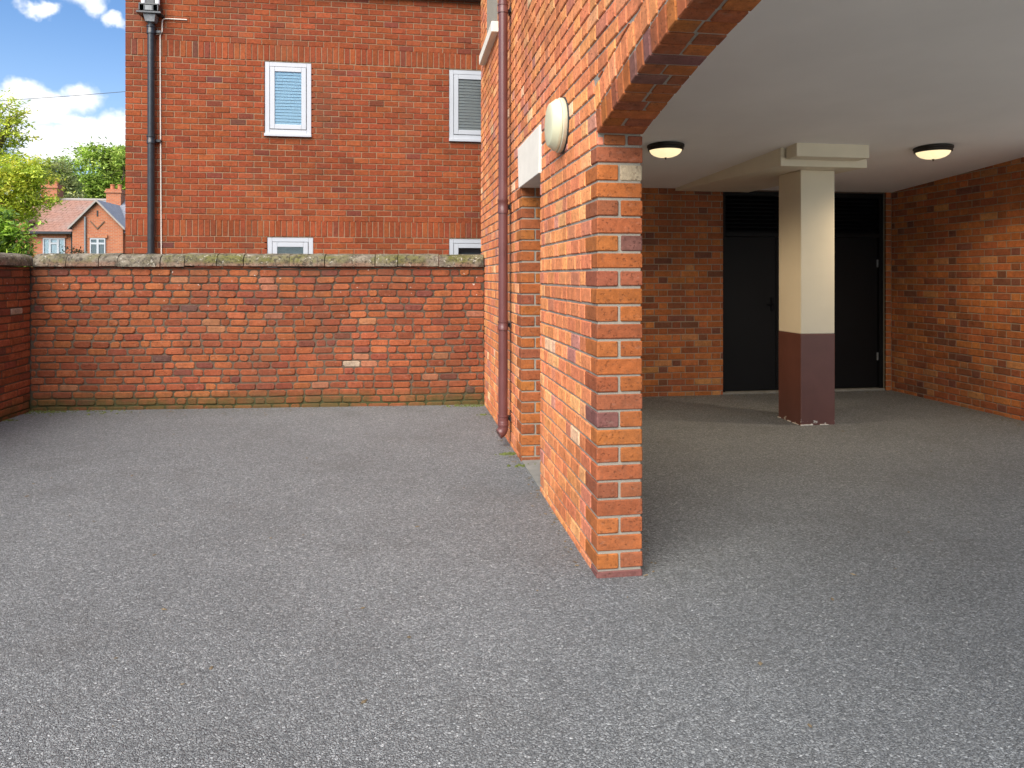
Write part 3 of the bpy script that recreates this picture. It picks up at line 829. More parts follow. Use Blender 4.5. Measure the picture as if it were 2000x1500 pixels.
# ================================================================== NEIGHBOUR BUILDING
N_ = thing('brick_building', 'tall flat red-brick building behind the garden wall with two soldier courses and small white windows', 'building')
FY = 10.0
nf = Frame((0, FY, 0), (1, 0, 0), (0, -1, 0))
NX0, NX1 = -3.565, 3.2
nw = Wall(M['brick_face'], 41)
cN = (4.235 - 2.09) / 27
wins = [(-1.818, -1.215, 3.226, 4.228), (.652, 1.255, 3.226, 4.228), (-1.785, -1.19, .85, 1.868), (.652, 1.255, .85, 1.868)]
hl = [(a - .004, b + .004, c, d) for a, b, c, d in wins]
nw.lay(nf, NX0, NX1, 2.092, 4.236, cN, 'stretcher', PAL_FACE, joint=.0095, holes=hl, L=.192, jit=.0025, wav=.006, blotch=.22, corner=.002, vis=1)
nw.lay(nf, NX0, NX1, 4.452, 5.30, cN, 'stretcher', PAL_FACE, joint=.0095, L=.192, jit=.0025, wav=.006, blotch=.22)
nw.lay(nf, NX0, NX1, 4.240, 4.451, .22, 'soldier', PAL_FACE, joint=.0095, L=.066, jit=.0025, blotch=.25)
nw.lay(nf, NX0, NX1, 1.880, 2.091, .22, 'soldier', PAL_FACE, joint=.0095, L=.066, jit=.0025, blotch=.25)
nw.lay(nf, NX0, NX1, 1.88 - 9 * cN, 1.878, cN, 'stretcher', PAL_FACE, joint=.0095, holes=hl, L=.192, jit=.0025, blotch=.2)
nw.finish(N_)
mb = MB()
mb.box(NX0 + .006, NX1, FY + .19, FY + 7, -.3, 5.32)
def face_core(x0, x1, z0, z1): mb.box(x0, x1, FY + .007, FY + .19, z0, z1)
xs = [NX0 + .006, -1.822, -1.186, .648, 1.259, NX1]
face_core(xs[0], xs[1], -.3, 5.32); face_core(xs[2], xs[3], -.3, 5.32); face_core(xs[4], xs[5], -.3, 5.32)
for a, b in ((xs[1], xs[2]), (xs[3], xs[4])):
    face_core(a, b, -.3, .85); face_core(a, b, 1.87, 3.224); face_core(a, b, 4.23, 5.32)
mb.build('wall_mortar', M['mortar_face'], N_)
mb = MB(); mb.box(NX0 - .02, NX1, FY - .10, FY + .1, 5.185, 5.30); mb.build('eaves_board', M['brown_trim'], N_)
mb = MB(); mb.prism([(NX0 - .3, 5.32), (NX1 + .3, 5.32), ((NX0 + NX1) / 2, 7.6)], 'Y', FY - .12, FY + 7.3); mb.build('roof', M['clay_tile'], N_)
def upvc_window(x0, x1, z0, z1, blind):
    f = MB(); yb0, yb1 = FY + .012, FY + .075; fw = .060
    f.box(x0, x0 + fw, yb0, yb1, z0 + .035, z1); f.box(x1 - fw, x1, yb0, yb1, z0 + .035, z1)
    f.box(x0 + fw + .0005, x1 - fw - .0005, yb0, yb1, z0 + .035, z0 + .035 + fw); f.box(x0 + fw + .0005, x1 - fw - .0005, yb0, yb1, z1 - fw, z1)
    fo = f.build('window_frame', M['upvc'], N_, bevel=.004)
    sm = MB(); sm.box(x0 + fw + .001, x1 - fw - .001, yb0 + .018, yb1, z0 + .036 + fw, z1 - fw - .001); seal = sm.build('seal', M['upvc_seal'], fo)
    s_ = MB(); a, b, c, d = x0 + fw + .006, x1 - fw - .006, z0 + .041 + fw, z1 - fw - .006; sw = .062
    y_0, y_1 = FY + .004, FY + .028
    s_.box(a, a + sw, y_0, y_1, c, d); s_.box(b - sw, b, y_0, y_1, c, d); s_.box(a + sw + .0005, b - sw - .0005, y_0, y_1, c, c + sw); s_.box(a + sw + .0005, b - sw - .0005, y_0, y_1, d - sw, d)
    so = s_.build('sash', M['upvc'], fo, bevel=.004)
    # replace the solid seal by a hollow look: pane in front of a dark box
    boxobj('pane', M['glass'], fo, a + sw + .001, b - sw - .001, FY + .016, FY + .0185, c + sw + .001, d - sw - .001)
    boxobj('sill', M['upvc'], fo, x0 - .004, x1 + .008, FY - .035, FY + .010, z0 - .004, z0 + .034, bevel=.004)
    bpy.data.objects.remove(seal)
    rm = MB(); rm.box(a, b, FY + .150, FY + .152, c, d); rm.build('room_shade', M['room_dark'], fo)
    if blind:
        n = int((d - c) / .042); mt = M['blind_' + blind]
        for k in range(n):
            z = c + sw * .3 + k * .042
            if z > d - .02: break
            q = MB(); q.add([(a + .01, FY + .022, z), (b - .01, FY + .022, z), (b - .01, FY + .030, z + .036), (a + .01, FY + .030, z + .036), (a + .01, FY + .0225, z - .001), (b - .01, FY + .0225, z - .001), (b - .01, FY + .0305, z + .035), (a + .01, FY + .0305, z + .035)],
                           [(0, 1, 2, 3), (4, 7, 6, 5), (0, 4, 5, 1), (3, 2, 6, 7), (0, 3, 7, 4), (1, 5, 6, 2)])
            q.build('blind_slat', mt, fo)
upvc_window(*wins[0], 'blue'); upvc_window(*wins[1], 'grey'); upvc_window(*wins[2], None); upvc_window(*wins[3], None)

# ================================================================== PIPES AND CABLES
def collar(m_, x, y, z, r, h, lip=.004):
    m_.lathe([(r, z - h / 2), (r + lip, z - h / 2), (r + lip, z - h * .15), (r + lip * .5, z - h * .1), (r + lip * .5, z + h * .3), (r + lip * 1.3, z + h * .35), (r + lip * 1.3, z + h / 2), (r, z + h / 2)], origin=(x, y, 0), n=24)
P1 = thing('downpipe', 'black iron downpipe with rainwater hopper on the neighbouring brick gable', 'pipe')
px_, py_ = -3.225, FY - .075
m_ = MB(); m_.tube([(px_, py_, .1), (px_, py_, 2.0), (px_, py_, 3.1), (px_, py_, 4.58)], .043, 20); m_.build('pipe', M['iron'], P1, smooth=True)
for z in (3.12, 4.545, 1.6):
    m_ = MB(); collar(m_, px_, py_, z, .045, .10, .008); m_.box(px_ + .045, px_ + .11, FY - .05, FY + .002, z - .02, z + .01); m_.build('collar', M['iron'], P1, smooth=True)
m_ = MB(); m_.lathe([(.045, 4.58), (.050, 4.60), (.038, 4.62), (.048, 4.645)], origin=(px_, py_, 0), n=20); m_.build('pipe_neck', M['iron'], P1, smooth=True)
m_ = MB()
m_.add([(px_ - .055, py_ - .05, 4.645), (px_ + .055, py_ - .05, 4.645), (px_ + .055, py_ + .05, 4.645), (px_ - .055, py_ + .05, 4.645), (px_ - .075, py_ - .07, 4.735), (px_ + .075, py_ - .07, 4.735), (px_ + .075, py_ + .07, 4.735), (px_ - .075, py_ + .07, 4.735)],
       [(3, 2, 1, 0), (4, 5, 6, 7), (0, 1, 5, 4), (1, 2, 6, 5), (2, 3, 7, 6), (3, 0, 4, 7)]); m_.build('hopper_throat', M['grey_iron'], P1)
hp = MB(); hx0, hx1 = px_ - .150, px_ + .150; hy0, hy1 = py_ - .10, py_ + .07
hp.box(hx0, hx1, hy0, hy1, 4.737, 4.762); hp.box(hx0 + .03, hx1 - .03, hy0 + .02, hy1, 4.763, 4.768)
hp.box(hx0 + .03, hx1 - .03, hy0, hy1, 4.842, 4.862)
for x in (hx0 + .03, px_ - .06, px_ + .045, hx1 - .045): hp.box(x, x + .015, hy0 + .002, hy1 - .002, 4.7685, 4.8415)
hp.box(hx0 + .045, hx1 - .045, hy1 - .03, hy1 - .01, 4.769, 4.841)
hp.build('hopper', M['iron'], P1, bevel=.003)
boxobj('hopper_plate', M['grey_iron'], P1, px_ - .045, px_ + .04, hy0 + .006, hy0 + .012, 4.775, 4.838)
for x in (px_ - .088, px_ + .082):
    m_ = MB(); m_.tube([(x, py_ - .01, 4.862), (x, py_ - .01, 5.19)], .030, 14); collar(m_, x, py_ - .01, 4.985, .031, .05, .006); m_.build('inlet_pipe', M['pale_pipe'], P1, smooth=True)
boxobj('inlet_box', M['iron'], P1, px_ - .05, px_ + .045, py_ - .03, py_ + .06, 4.863, 5.18)

P2 = thing('downpipe', 'maroon brown plastic downpipe on the near orange-brick wall, bent shoe at its foot', 'pipe')
qx, qy = .785, 5.575
m_ = MB(); m_.tube([(qx, qy, .20), (qx, qy, 1.0), (qx, qy, 2.5), (qx, qy, 4.0), (qx, qy, TOPZ)], .0365, 24); m_.build('pipe', M['pipe_maroon'], P2, smooth=True)
m_ = MB(); pts = [(qx, qy, .23)] + [(qx - .055 * (1 - cos(a)), qy - .01 * (1 - cos(a)), .155 - .055 * sin(a)) for a in [i * pi / 2.6 / 7 for i in range(8)]]
m_.tube(pts, .040, 24, radii=[.0405] * (len(pts) - 1) + [.042]); m_.lathe([(.0405, .165), (.044, .168), (.044, .182), (.0405, .186)], origin=(qx, qy, 0), n=24); m_.build('shoe', M['pipe_maroon'], P2, smooth=True)
for z in (3.44, 1.89, .955, .215):
    m_ = MB(); collar(m_, qx, qy, z, .037, .07 if z != 1.89 else .11, .0045)
    m_.build('collar', M['pipe_maroon'], P2, smooth=True)
    m_ = MB(); m_.box(qx - .01, WX - .001, qy + .030, qy + .045, z - .012, z + .012); m_.box(WX - .014, WX - .001, qy + .0, qy + .095, z - .018, z + .018)
    m_.build('bracket', M['gasket'], P2, bevel=.002)

cb = MB(); path = [(-2.8, 4.726), (-3.05, 4.726), (-3.085, 4.722), (-3.103, 4.705), (-3.108, 4.67), (-3.108, 4.56), (-3.118, 4.535), (-3.130, 4.52), (-3.133, 4.48), (-3.130, 3.5), (-3.124, 2.5), (-3.118, 1.6), (-3.115, .6)]
cb.tube([(x, FY - .010, z) for x, z in path],   .008, 8)
cb.tube([(-3.185, FY - .010, 4.512), (-3.15, FY - .010, 4.522), (-3.128, FY - .010, 4.527)], .006, 8)
tag(cb.build('wall_cable', M['cable'], smooth=True), 'thin pale cable running down the red-brick gable beside the black downpipe', 'cable')
oc = MB(); A_, B_ = Vector((-36, 30, 5.6)), Vector((8, 30, 11.0))
pts = [A_.lerp(B_, i / 30) + Vector((0, 0, -2.2 * (i / 30) * (1 - i / 30))) for i in range(31)]
pa = Vector((-21.5, 31, 7.75)); pb = Vector((-15.5, 31, 8.28)); d_ = pb - pa
pts = [pa + d_ * t_ + Vector((0, 0, .10 * (t_ - .5) ** 2)) for t_ in [i / 6 - 1.5 for i in range(25)]]
oc.tube(pts, .011, 6); tag(oc.build('overhead_cable', M['dark_cable']), 'thin dark overhead cable crossing the sky above the cottages', 'cable')

# ================================================================== LIGHT FITTINGS
B = thing('bulkhead_light', 'round cream bulkhead light on the near brick wall, unlit', 'wall light')
bo = (WX, 3.757, 2.147)
m_ = MB(); m_.lathe([(0, .006), (.148, .006), (.150, -.001)], '-X', bo, 48); m_.build('gasket', M['gasket'], B, smooth=True)
m_ = MB(); m_.lathe([(.0, .03), (.140, .030), (.1445, .026), (.1445, .010), (.142, .0065), (.0, .0065)], '-X', bo, 48); m_.build('base', M['bulkhead_base'], B, smooth=True)
m_ = MB(); m_.lathe([(.135, .0305), (.138, .033), (.137, .044), (.134, .048), (.112, .077), (.108, .079), (.06, .083), (0, .084)], '-X', bo, 48); m_.build('diffuser', M['bulkhead'], B, smooth=True)
def ceiling_light(x, y, label):
    z = ZC(y); T = thing('ceiling_light', label, 'ceiling light', group='lit bowl lights on the carport ceiling')
    T.location = (x, y, z)
    m_ = MB(); m_.lathe([(0, .006), (.150, .006), (.156, .002), (.156, -.016), (.149, -.022), (.149, -.040), (.141, -.046), (.136, -.040), (.136, -.01)], n=48); m_.build('rim', M['bronze'], T, smooth=True)
    m_ = MB(); m_.lathe([(.1355, -.036), (.132, -.050), (.120, -.068), (.098, -.084), (.066, -.096), (.03, -.102), (0, -.103)], n=48); m_.build('bowl', M['bowl'], T, smooth=True)
    pl_ = bpy.data.lights.new('bowl_lamp', 'SPOT'); pl_.spot_size = radians(160); pl_.spot_blend = 1; pl_.energy = 45; pl_.color = (1.0, .80, .55); pl_.shadow_soft_size = .03
    po = bpy.data.objects.new('bowl_lamp', pl_); C.objects.link(po); po.parent = T; po.location = (0, 0, -.17)
    m_ = MB(); m_.lathe([(0, -.099), (.010, -.1035), (.010, -.108), (.005, -.112), (.007, -.118), (0, -.122)], n=16); m_.build('finial', M['bronze'], T, smooth=True)
ceiling_light(2.21, 5.81, 'lit bowl light in a dark rim on the ceiling, just right of the brick pier')
ceiling_light(4.57, 5.61, 'lit bowl light in a dark rim on the ceiling right of the cream pillar')

# ================================================================== COTTAGES
H = thing('terraced_cottage', 'distant orange-brick cottage row with tiled roof, pointed gable and two chimneys', 'house')
hy = 40.0
mb = MB(); mb.box(-26, -11, hy, hy + 6.4, -.1, 3.66); mb.build('wall', M['far_brick'], H)
mb = MB(); gx0, gx1, ga = -16.66, -14.25, -15.465
gp = [(gx0, -.1), (gx1, -.1), (gx1, 3.98), (ga, 5.17), (gx0, 3.98)]
mb.prism(gp, 'Y', hy - .35, hy + 3); mb.build('gable_wall', M['far_brick'], H)
rz, ry = 5.62, hy + 3.2
def roof_plane(x0, x1, y0, z0, y1, z1, mat, name, rows=14, rnd=2):
    r = random.Random(rnd); o_ = MB(); o_.add([(x0, y0, z0), (x1, y0, z0), (x1, y1, z1), (x0, y1, z1)], [(0, 1, 2, 3)]); par = o_.build(name, mat, H)
    mbt = MB(); n = int((x1 - x0) / .28)
    for i in range(rows):
        for k in range(n):
            a = x0 + (x1 - x0) * (k + .5 * (i % 2)) / n; b = min(a + (x1 - x0) / n - .012, x1)
            t0, t1 = i / rows, (i + 1.05) / rows; lift = .03 + r.uniform(-.008, .012)
            ya_, za_, yb_, zb_ = y0 + (y1 - y0) * t0, z0 + (z1 - z0) * t0, y0 + (y1 - y0) * min(t1, 1), z0 + (z1 - z0) * min(t1, 1)
            mbt.add([(a, ya_, za_ + lift), (b, ya_, za_ + lift), (b, yb_, zb_ + .012), (a, yb_, zb_ + .012), (a, ya_, za_), (b, ya_, za_)], [(0, 1, 2, 3), (0, 4, 5, 1)])
    o = mbt.build('roof_tile', mat, par); o['kind'] = 'stuff'
roof_plane(-26, -16.7, hy - .25, 3.62, ry, rz, M['clay_tile'], 'roof')
roof_plane(-16.7, -11, hy - .25, 3.62, ry, rz, M['slate'], 'slate_roof', rnd=4)
mb = MB(); mb.add([(-26, hy + 6.6, 3.6), (-11, hy + 6.6, 3.6), (-11, ry, rz), (-26, ry, rz)], [(0, 1, 2, 3)]); mb.build('rear_roof', M['clay_tile'], H)
mb = MB(); mb.tube([(-26, ry, rz + .02), (-11, ry, rz + .02)], .09, 10); mb.build('ridge', M['roof_timber'], H)
# gable roof slopes and barge boards
for sx, x_e in ((-1, gx0 - .15), (1, gx1 + .15)):
    mb = MB(); ze = 3.84
    mb.add([(x_e, hy - .5, ze), (ga, hy - .5, 5.30), (ga, hy + 3, 5.30), (x_e, hy + 1.0, ze), (x_e, hy - .5, ze - .07), (ga, hy - .5, 5.23), (ga, hy + 3, 5.23), (x_e, hy + 1.0, ze - .07)], [(0, 1, 2, 3), (4, 7, 6, 5), (0, 4, 5, 1), (0, 3, 7, 4), (1, 5, 6, 2), (2, 6, 7, 3)])
    mb.build('gable_roof', M['slate'], H)
    mb = MB(); mb.add([(x_e, hy - .54, ze - .10), (ga, hy - .54, 5.20), (ga, hy - .54, 5.32), (x_e, hy - .54, ze + .02), (x_e, hy - .50, ze - .10), (ga, hy - .50, 5.20), (ga, hy - .50, 5.32), (x_e, hy - .50, ze + .02)], [(0, 1, 2, 3), (4, 7, 6, 5), (0, 4, 5, 1), (3, 2, 6, 7), (0, 3, 7, 4), (1, 5, 6, 2)])
    mb.build('barge_board', M['roof_timber'], H)
boxobj('gutter', M['iron'], H, -26, gx0 - .05, hy - .36, hy - .24, 3.54, 3.66)
m_ = MB(); m_.tube([(gx0 - .12, hy - .28, 3.6), (gx0 - .12, hy - .1, 3.35), (gx0 - .12, hy - .1, 0)], .05, 8); m_.build('rainwater_pipe', M['iron'], H)
m_ = MB(); m_.tube([(-16.03, hy - .42, 4.42), (-16.03, hy - .42, 0)], .05, 8); m_.build('rainwater_pipe', M['grey_iron'], H)
# slot vent and chevron brick ornament
boxobj('slot_vent', M['gasket'], H, ga - .035, ga + .035, hy - .37, hy - .345, 4.45, 4.75)
m_ = MB()
for sx in (-1, 1):
    m_.add([(ga, hy - .39, 3.78), (ga + sx * .33, hy - .39, 4.16), (ga + sx * .33, hy - .39, 4.22), (ga, hy - .39, 3.86), (ga, hy - .352, 3.78), (ga + sx * .33, hy - .352, 4.16), (ga + sx * .33, hy - .352, 4.22), (ga, hy - .352, 3.86)], [(0, 1, 2, 3), (4, 7, 6, 5), (0, 4, 5, 1), (3, 2, 6, 7), (0, 3, 7, 4), (1, 5, 6, 2)])
m_.build('chevron_ornament', M['brown_trim'], H)
def chimney(x0, x1, yc, zt, pots):
    c = MB(); c.box(x0, x1, yc - .38, yc + .38, 4.6, zt - .22); c.box(x0 - .06, x1 + .06, yc - .44, yc + .44, zt - .219, zt - .12); c.box(x0 - .02, x1 + .02, yc - .40, yc + .40, zt - .119, zt)
    co = c.build('chimney', M['far_brick'], H)
    for k in range(pots):
        q = MB(); x = x0 + (x1 - x0) * (k + .5) / pots; q.lathe([(.12, zt - .02), (.10, zt + .22), (.125, zt + .24), (.125, zt + .28), (.07, zt + .28)], origin=(x, yc, 0), n=12); q.build('chimney_pot', M['terracotta'], co, smooth=True)
    f_ = MB(); f_.box(x0 - .03, x1 + .03, yc - .47, yc - .385, 5.02, 5.2); f_.build('flashing', M['lead'], co)
chimney(-19.6, -18.78, ry, 6.45, 2)
chimney(-16.18, -15.42, ry - .2, 6.22, 2)
def cottage_window(x0, x1, z0, z1, y, lights):
    f = MB(); f.box(x0, x1, y - .02, y + .05, z0, z0 + .07); f.box(x0, x1, y - .02, y + .05, z1 - .07, z1)
    n = len(lights); xs = [x0]; tot = sum(lights)
    for l_ in lights: xs.append(xs[-1] + (x1 - x0) * l_ / tot)
    for i, x in enumerate(xs):
        a = max(x0, x - .05); b = min(x1, x + .05); f.box(a, b, y - .0205, y + .0495, z0 + .0705, z1 - .0705)
    fo = f.build('window', M['upvc'], H)
    for i in range(n):
        a, b = xs[i] + .05, xs[i + 1] - .05
        boxobj('pane', M['glass'], fo, a, b, y + .02, y + .025, z0 + .07, z1 - .07)
        boxobj('pane_backing', M['pane_backing'] if n == 3 else M['room_dark'], fo, a, b, y + .04, y + .048, z0 + .07, z1 - .07)  # net curtain, except a dark panel imitating room shade in the narrow window
        if n == 2 or i == 1: boxobj('transom', M['upvc'], fo, a, b, y - .021, y + .018, z1 - .32, z1 - .23)
    boxobj('window_head', M['far_brick'], H, x0 - .1, x1 + .1, y - .04, y + .0, z1 + .01, z1 + .2)
cottage_window(-18.18, -17.14, 2.1, 3.335, hy - .05, [1, 1.15, 1])
cottage_window(-15.80, -15.07, 2.1, 3.33, hy - .40, [1, 1])
# second gable further left, half behind the tree
mb = MB(); mb.prism([(-21.2, -.1), (-18.9, -.1), (-18.9, 4.35), (-20.0, 5.2), (-21.2, 4.25)], 'Y', hy - .30, hy + 3); mb.build('gable_wall', M['far_brick'], H)
for x_e, ze in ((-21.4, 4.1), (-18.75, 4.22)):
    mb = MB(); mb.add([(x_e, hy - .45, ze), (-20.0, hy - .45, 5.32), (-20.0, hy + 3, 5.32), (x_e, hy + 1.0, ze), (x_e, hy - .45, ze - .1), (-20.0, hy - .45, 5.22), (-20.0, hy + 3, 5.22), (x_e, hy + 1.0, ze - .1)], [(0, 1, 2, 3), (4, 7, 6, 5), (0, 4, 5, 1), (0, 3, 7, 4), (1, 5, 6, 2), (2, 6, 7, 3)])
    mb.build('gable_roof', M['clay_tile'], H)

# ================================================================== TREES
def tree(name, label, x, y, base, blobs, leaf, n, cols, trunk_r, seed, cat='tree', dens=None, group=None):
    """blobs: (cx,cy,cz,rx,ry,rz,weight) volumes of foliage round limb ends"""
    T = thing(name, label, cat); r = random.Random(seed)
    tb = MB(); top = Vector((x, y, base)); mid = Vector((x + .1, y, base + (blobs[0][2] - base) * .55))
    tb.tube([top, top.lerp(mid, .5), mid], trunk_r, 10, radii=[trunk_r * 1.3, trunk_r, trunk_r * .8])
    for b in blobs:
        c = Vector(b[:3]); q = mid.lerp(c, .5) + Vector((r.uniform(-.2, .2), r.uniform(-.2, .2), r.uniform(.0, .3)))
        tb.tube([mid, q, c], trunk_r * .4, 7, radii=[trunk_r * .6, trunk_r * .35, trunk_r * .12])
        for _ in range(5):
            e = c + Vector((r.uniform(-1, 1) * b[3], r.uniform(-1, 1) * b[4], r.uniform(-.5, 1) * b[5])) * .8
            tb.tube([q.lerp(c, .6), c.lerp(e, .5) + Vector((0, 0, .05)), e], .02, 5, radii=[trunk_r * .16, trunk_r * .09, trunk_r * .03])
    tb.build('trunk', M['bark'], T, smooth=True)
    cm = MB(); tot = sum(b[6] for b in blobs)
    V = []; Fc = []; Cc = []
    for b in blobs:
        nb = int(n * b[6] / tot); ncl = max(10, nb // 26)
        for _ in range(ncl):
            # sprays of leaves, denser near the surface of the volume
            d = Vector((r.gauss(0, 1), r.gauss(0, 1), r.gauss(0, 1))).normalized(); rad = r.random() ** .42
            cc = Vector((b[0] + d.x * b[3] * rad, b[1] + d.y * b[4] * rad, b[2] + d.z * b[5] * rad))
            base_c = r.choice(cols); sz = leaf * r.uniform(3.0, 5.5); k0 = r.uniform(.75, 1.2)
            dr = Vector((r.gauss(0, 1), r.gauss(0, 1), r.gauss(-.1, .5))).normalized()
            for __ in range(26):
                p = cc + dr * r.uniform(-1, 1) * sz + Vector((r.gauss(0, 1), r.gauss(0, 1), r.gauss(0, .6))) * sz * .38
                a = Vector((r.gauss(0, 1), r.gauss(0, 1), r.gauss(0, .6))).normalized(); nn = (Vector((r.gauss(0, .5), r.gauss(0, .5), 1))).normalized()
                bb = nn.cross(a).normalized(); L2 = leaf * r.uniform(.7, 1.3); W2 = L2 * r.uniform(.32, .5)
                o = len(V); V += [p - a * L2, p + bb * W2 - nn * W2 * .3, p + a * L2, p - bb * W2 - nn * W2 * .3]; Fc.append((o, o + 1, o + 2, o + 3))
                k = k0 * r.uniform(.8, 1.2); cl = (base_c[0] * k, base_c[1] * k, base_c[2] * k); Cc += [cl] * 4
    cm.v = V; cm.f = Fc; cm.c = Cc; cm.m = [0] * len(Fc); cm.build('crown', M['leaf'], T)
    return T
Rr = random.Random(3)
YG = [(.66, .72, .08), (.58, .66, .08), (.46, .56, .07), (.76, .72, .10), (.36, .46, .06)]
tree('tree', 'yellow-green tree with airy top branches at the left edge behind the garden wall', -12.8, 22, -.05,
     [(-11.85, 22, 3.6, 1.5, 1.5, 1.25, 10), (-10.95, 21.6, 3.9, 1.05, 1.1, .95, 9), (-10.40, 21.9, 4.25, .80, .9, .60, 5), (-11.65, 22.2, 5.0, .9, 1.0, .6, 4), (-11.00, 22, 5.35, .75, .8, .38, 1.5), (-11.25, 22, 6.1, .75, .8, .45, 1.6), (-12.05, 22, 5.9, .9, .9, .6, 2.4), (-10.65, 22, 3.15, .5, .6, .28, 1.6), (-9.90, 21.8, 3.45, .5, .5, .25, 1.0), (-10.80, 22, 5.75, .35, .4, .25, .5)],
     .055, 26000, YG, .20, 5)
GR = [(.36, .52, .08), (.46, .62, .10), (.24, .36, .06), (.58, .70, .15), (.14, .22, .04)]
def ring_blobs(cx, cy, cz, R1, Rz, n, s, rnd, size):
    out = []
    for i in range(n):
        d = Vector((rnd.gauss(0, 1), rnd.gauss(0, 1) * .8, rnd.gauss(0, 1))).normalized(); q = rnd.uniform(.5, 1)
        out.append((cx + d.x * R1 * q, cy + d.y * R1 * q, cz + d.z * Rz * q, size * rnd.uniform(.7, 1.2), size * rnd.uniform(.7, 1.2), size * rnd.uniform(.55, .9), s))
    return out
tree('tree', 'dense bright green round tree standing behind the cottage chimneys', -22.2, 57, -.05,
     [(-21.6, 57, 8.5, 2.2, 2.2, 2.3, 10)] + ring_blobs(-21.5, 57, 8.7, 2.9, 2.7, 30, 2.2, random.Random(8), 1.05) + [(-24.6, 57, 8.3, .8, .8, .8, 2.5), (-20.0, 57, 8.8, .9, .9, .9, 3), (-24.8, 57, 6.6, .9, .9, 1.2, 3)],
     .15, 34000, GR, .4, 9)
OL = [(.38, .42, .16), (.30, .35, .12), (.46, .48, .20), (.20, .25, .09)]
tree('tree', 'thin olive-grey tree between the yellow-green tree and the round tree', -20.5, 46, -.05,
     [(-21.2, 46, 7.4, .9, .9, .8, 3), (-20.3, 46, 7.7, .9, .9, .6, 2), (-20.2, 46, 6.6, .9, .9, .8, 3), (-21.6, 46, 5.9, 1.2, 1.0, .9, 3), (-19.5, 46, 6.9, .5, .6, .5, 1), (-19.4, 46, 5.9, .6, .6, .6, 1.6)],
     .10, 9000, OL, .16, 12)
BU = [(.34, .52, .05), (.22, .38, .04), (.46, .62, .08), (.10, .18, .03)]
tree('bush', 'bright green leafy bush rising over the left end of the garden wall', -8.5, 16, -.05,
     [(-8.5, 16, 1.8, .95, .8, .95, 10), (-8.1, 15.9, 2.1, .55, .5, .5, 5), (-8.4, 16, 2.42, .5, .45, .32, 4), (-7.95, 16, 1.6, .42, .5, .45, 3), (-9.0, 16, 2.1, .6, .6, .5, 4)],
     .055, 15000, BU, .07, 15, cat='bush')
tree('bush', 'tiny dark shrub top peeping over the coping in front of the cottage gable', -13.9, 32, -.05,
     [(-13.5, 32, 2.0, .38, .4, .62, 3)], .06, 900, [(.02, .035, .012), (.03, .05, .015)], .04, 17, cat='bush')

# ================================================================== MOSS AND GRIT
def tufts(name, label, pts, seed, mat, s0=.010):
    r = random.Random(seed); m_ = MB()
    for (x, y, rad, n) in pts:
        for _ in range(n):
            px2 = x + r.gauss(0, rad); py2 = y + r.gauss(0, rad * .35); h = s0 * r.uniform(.5, 1.6)
            k = 6; v = [(px2 + h * r.uniform(.8, 1.5) * cos(2 * pi * i / k), py2 + h * 1.2 * sin(2 * pi * i / k), .0) for i in range(k)] + [(px2, py2, h * r.uniform(.6, 1.1))]
            m_.add(v, [(i, (i + 1) % k, k) for i in range(k)])
    return tag(m_.build(name, mat), label, 'moss', kind='stuff')
tufts('moss', 'green moss and crumbs along the foot of the garden wall', [(-3.5, 7.70, .12, 60), (-3.1, 7.68, .25, 50), (-3.62, 7.3, .05, 30), (.72, 7.40, .09, 50), (.78, 6.9, .03, 25), (.80, 5.35, .04, 70), (.84, 5.0, .05, 30), (.55, 7.43, .15, 20)], 4, M['moss'])

M['litter'] = paint_mat('dry_litter', (.16, .12, .07), .9, .5, 30, .002)
r_ = random.Random(77); lm = MB()
def bit(x, y):
    k = r_.randint(4, 6); h = r_.uniform(.003, .009); a0 = r_.uniform(0, 6.3); ln = r_.uniform(1, 2.2)
    v = []
    for i in range(k):
        a = 2 * pi * i / k; q = Vector((h * ln * cos(a), h * sin(a), 0)); v.append((x + q.x * cos(a0) - q.y * sin(a0), y + q.x * sin(a0) + q.y * cos(a0), r_.uniform(.001, .004)))
    v.append((x, y, h * .7)); lm.add(v, [(i, (i + 1) % k, k) for i in range(k)])
for _ in range(150): bit(r_.uniform(-3.6, .8), 7.55 - .07 * 0 + r_.gauss(.0, .05) + (-.0704 * 0) - abs(r_.gauss(0, .08)))
for _ in range(90): bit(.85 - abs(r_.gauss(0, .05)), r_.uniform(3.2, 7.3))
for _ in range(160): bit(5.68 - abs(r_.gauss(0, .10)), r_.uniform(5.15, 7.6))
for _ in range(60): bit(1.07 + abs(r_.gauss(0, .06)), r_.uniform(3.05, 4.3))
for _ in range(90): bit(r_.uniform(1.2, 5.6), 7.62 - abs(r_.gauss(0, .06)))
for _ in range(110): bit(r_.uniform(-3.5, 5.5), r_.uniform(1.2, 7.3))
tag(lm.build('litter', M['litter']), 'scattered grit and leaf crumbs along the wall feet and across the tarmac', 'litter', kind='stuff')

# ================================================================== SKY
t = NT(W.node_tree); bg = t.n['Background']
sky = t.node('ShaderNodeTexSky', sky_type='NISHITA', sun_disc=False, sun_elevation=SUN_EL, sun_rotation=SUN_AZ, air_density=1.0, dust_density=.6, ozone_density=2.2)
dirv = t.node('ShaderNodeTexCoord').outputs['Generated']
sp = t.node('ShaderNodeSeparateXYZ', {0: dirv}).outputs
az = t.math('ARCTAN2', sp[0], sp[1]); el = t.math('ARCSINE', sp[2])
wn = t.node('ShaderNodeTexNoise', {'Scale': 13.0, 'Detail': 5.0, 'Roughness': .6}); t.put(wn.inputs['Vector'], dirv)
wn2 = t.node('ShaderNodeSeparateColor', {0: wn.outputs['Color']}).outputs
azd = t.math('ADD', az, t.math('MULTIPLY', t.math('SUBTRACT', wn2[0], .5), .085)); eld = t.math('ADD', el, t.math('MULTIPLY', t.math('SUBTRACT', wn2[1], .5), .060))
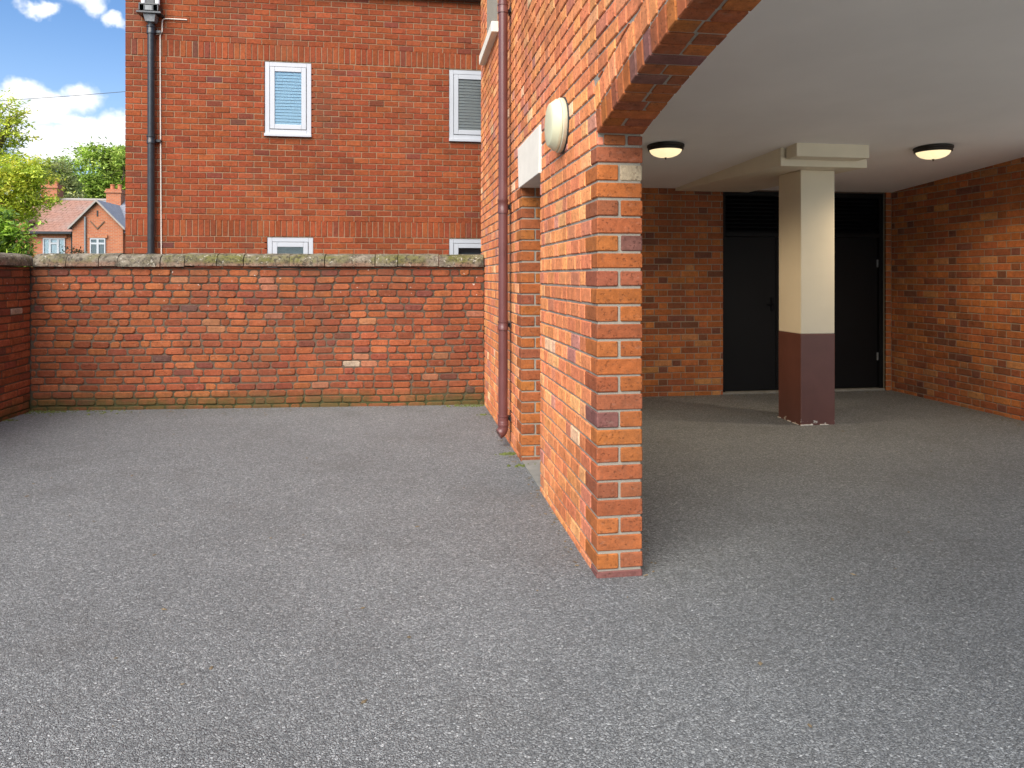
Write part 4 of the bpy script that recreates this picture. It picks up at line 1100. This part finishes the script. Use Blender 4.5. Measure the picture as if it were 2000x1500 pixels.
def px_dir(x, y):
    l = (x - HX) / F_PX; u = (HY - y) / F_PX; v = Vector((SY + l * CY, CY - l * SY, u)).normalized()
    return atan2(v.x, v.y), math.asin(v.z)
clouds = [(150, 190, 38, 26), (95, 205, 46, 24), (60, 225, 50, 22), (175, 235, 90, 14), (90, 260, 110, 22), (190, 262, 80, 26), (40, 185, 30, 20), (10, 215, 40, 40), (130, 290, 90, 24),
          (60, 12, 30, 14), (165, 5, 48, 26), (180, 30, 26, 18), (225, 58, 26, 12), (240, 240, 60, 20), (225, 290, 70, 34)]
field = None
for (x, y, rx, ry) in clouds:
    a0, e0 = px_dir(x, y); ra, re_ = rx / F_PX * .78, ry / F_PX * .78
    dx = t.math('MULTIPLY', t.math('SUBTRACT', azd, a0), 1 / ra); dy = t.math('MULTIPLY', t.math('SUBTRACT', eld, e0), 1 / re_)
    d = t.math('SQRT', t.math('ADD', t.math('MULTIPLY', dx, dx), t.math('MULTIPLY', dy, dy)))
    q = t.math('SUBTRACT', 1.45, d); field = q if field is None else t.math('SMOOTH_MAX', field, q, .25)
mask1 = smooth01(t, field, .05, .95)
# the same broken cumulus carries on over the rest of the sky
gn1 = t.noise(t.vscale(dirv, (1, 1, 2.6)), 2.6, 8, .58, .3)
mask2 = t.ramp(gn1, [(.50, 0.0), (.66, 1.0)])
inwin = t.math('MULTIPLY', smooth01(t, az, -.62, -.55), t.math('SUBTRACT', 1.0, smooth01(t, az, -.20, -.12)))
inwin = t.math('MULTIPLY', inwin, t.math('SUBTRACT', 1.0, smooth01(t, el, .42, .52)))
mask2 = t.math('MULTIPLY', mask2, t.math('SUBTRACT', 1.0, inwin))
mask = t.math('MAXIMUM', mask1, mask2)
hz = t.math('SUBTRACT', 1.0, smooth01(t, el, .06, .34))
skc = t.mix(1, sky.outputs[0], (SKY_STRENGTH * .68, SKY_STRENGTH * .86, SKY_STRENGTH * 1.04), 'MULTIPLY')
skc = t.mix(t.math('MULTIPLY', hz, .40), skc, (.31, .37, .44))
shade = t.mix(t.ramp(t.noise(dirv, 20, 4, .6), [(.35, 0.0), (.6, 1.0)]), (.38, .41, .45), (.52, .52, .52))
colr = t.mix(mask, skc, shade)
t.put(bg.inputs[0], colr); bg.inputs[1].default_value = 1.0
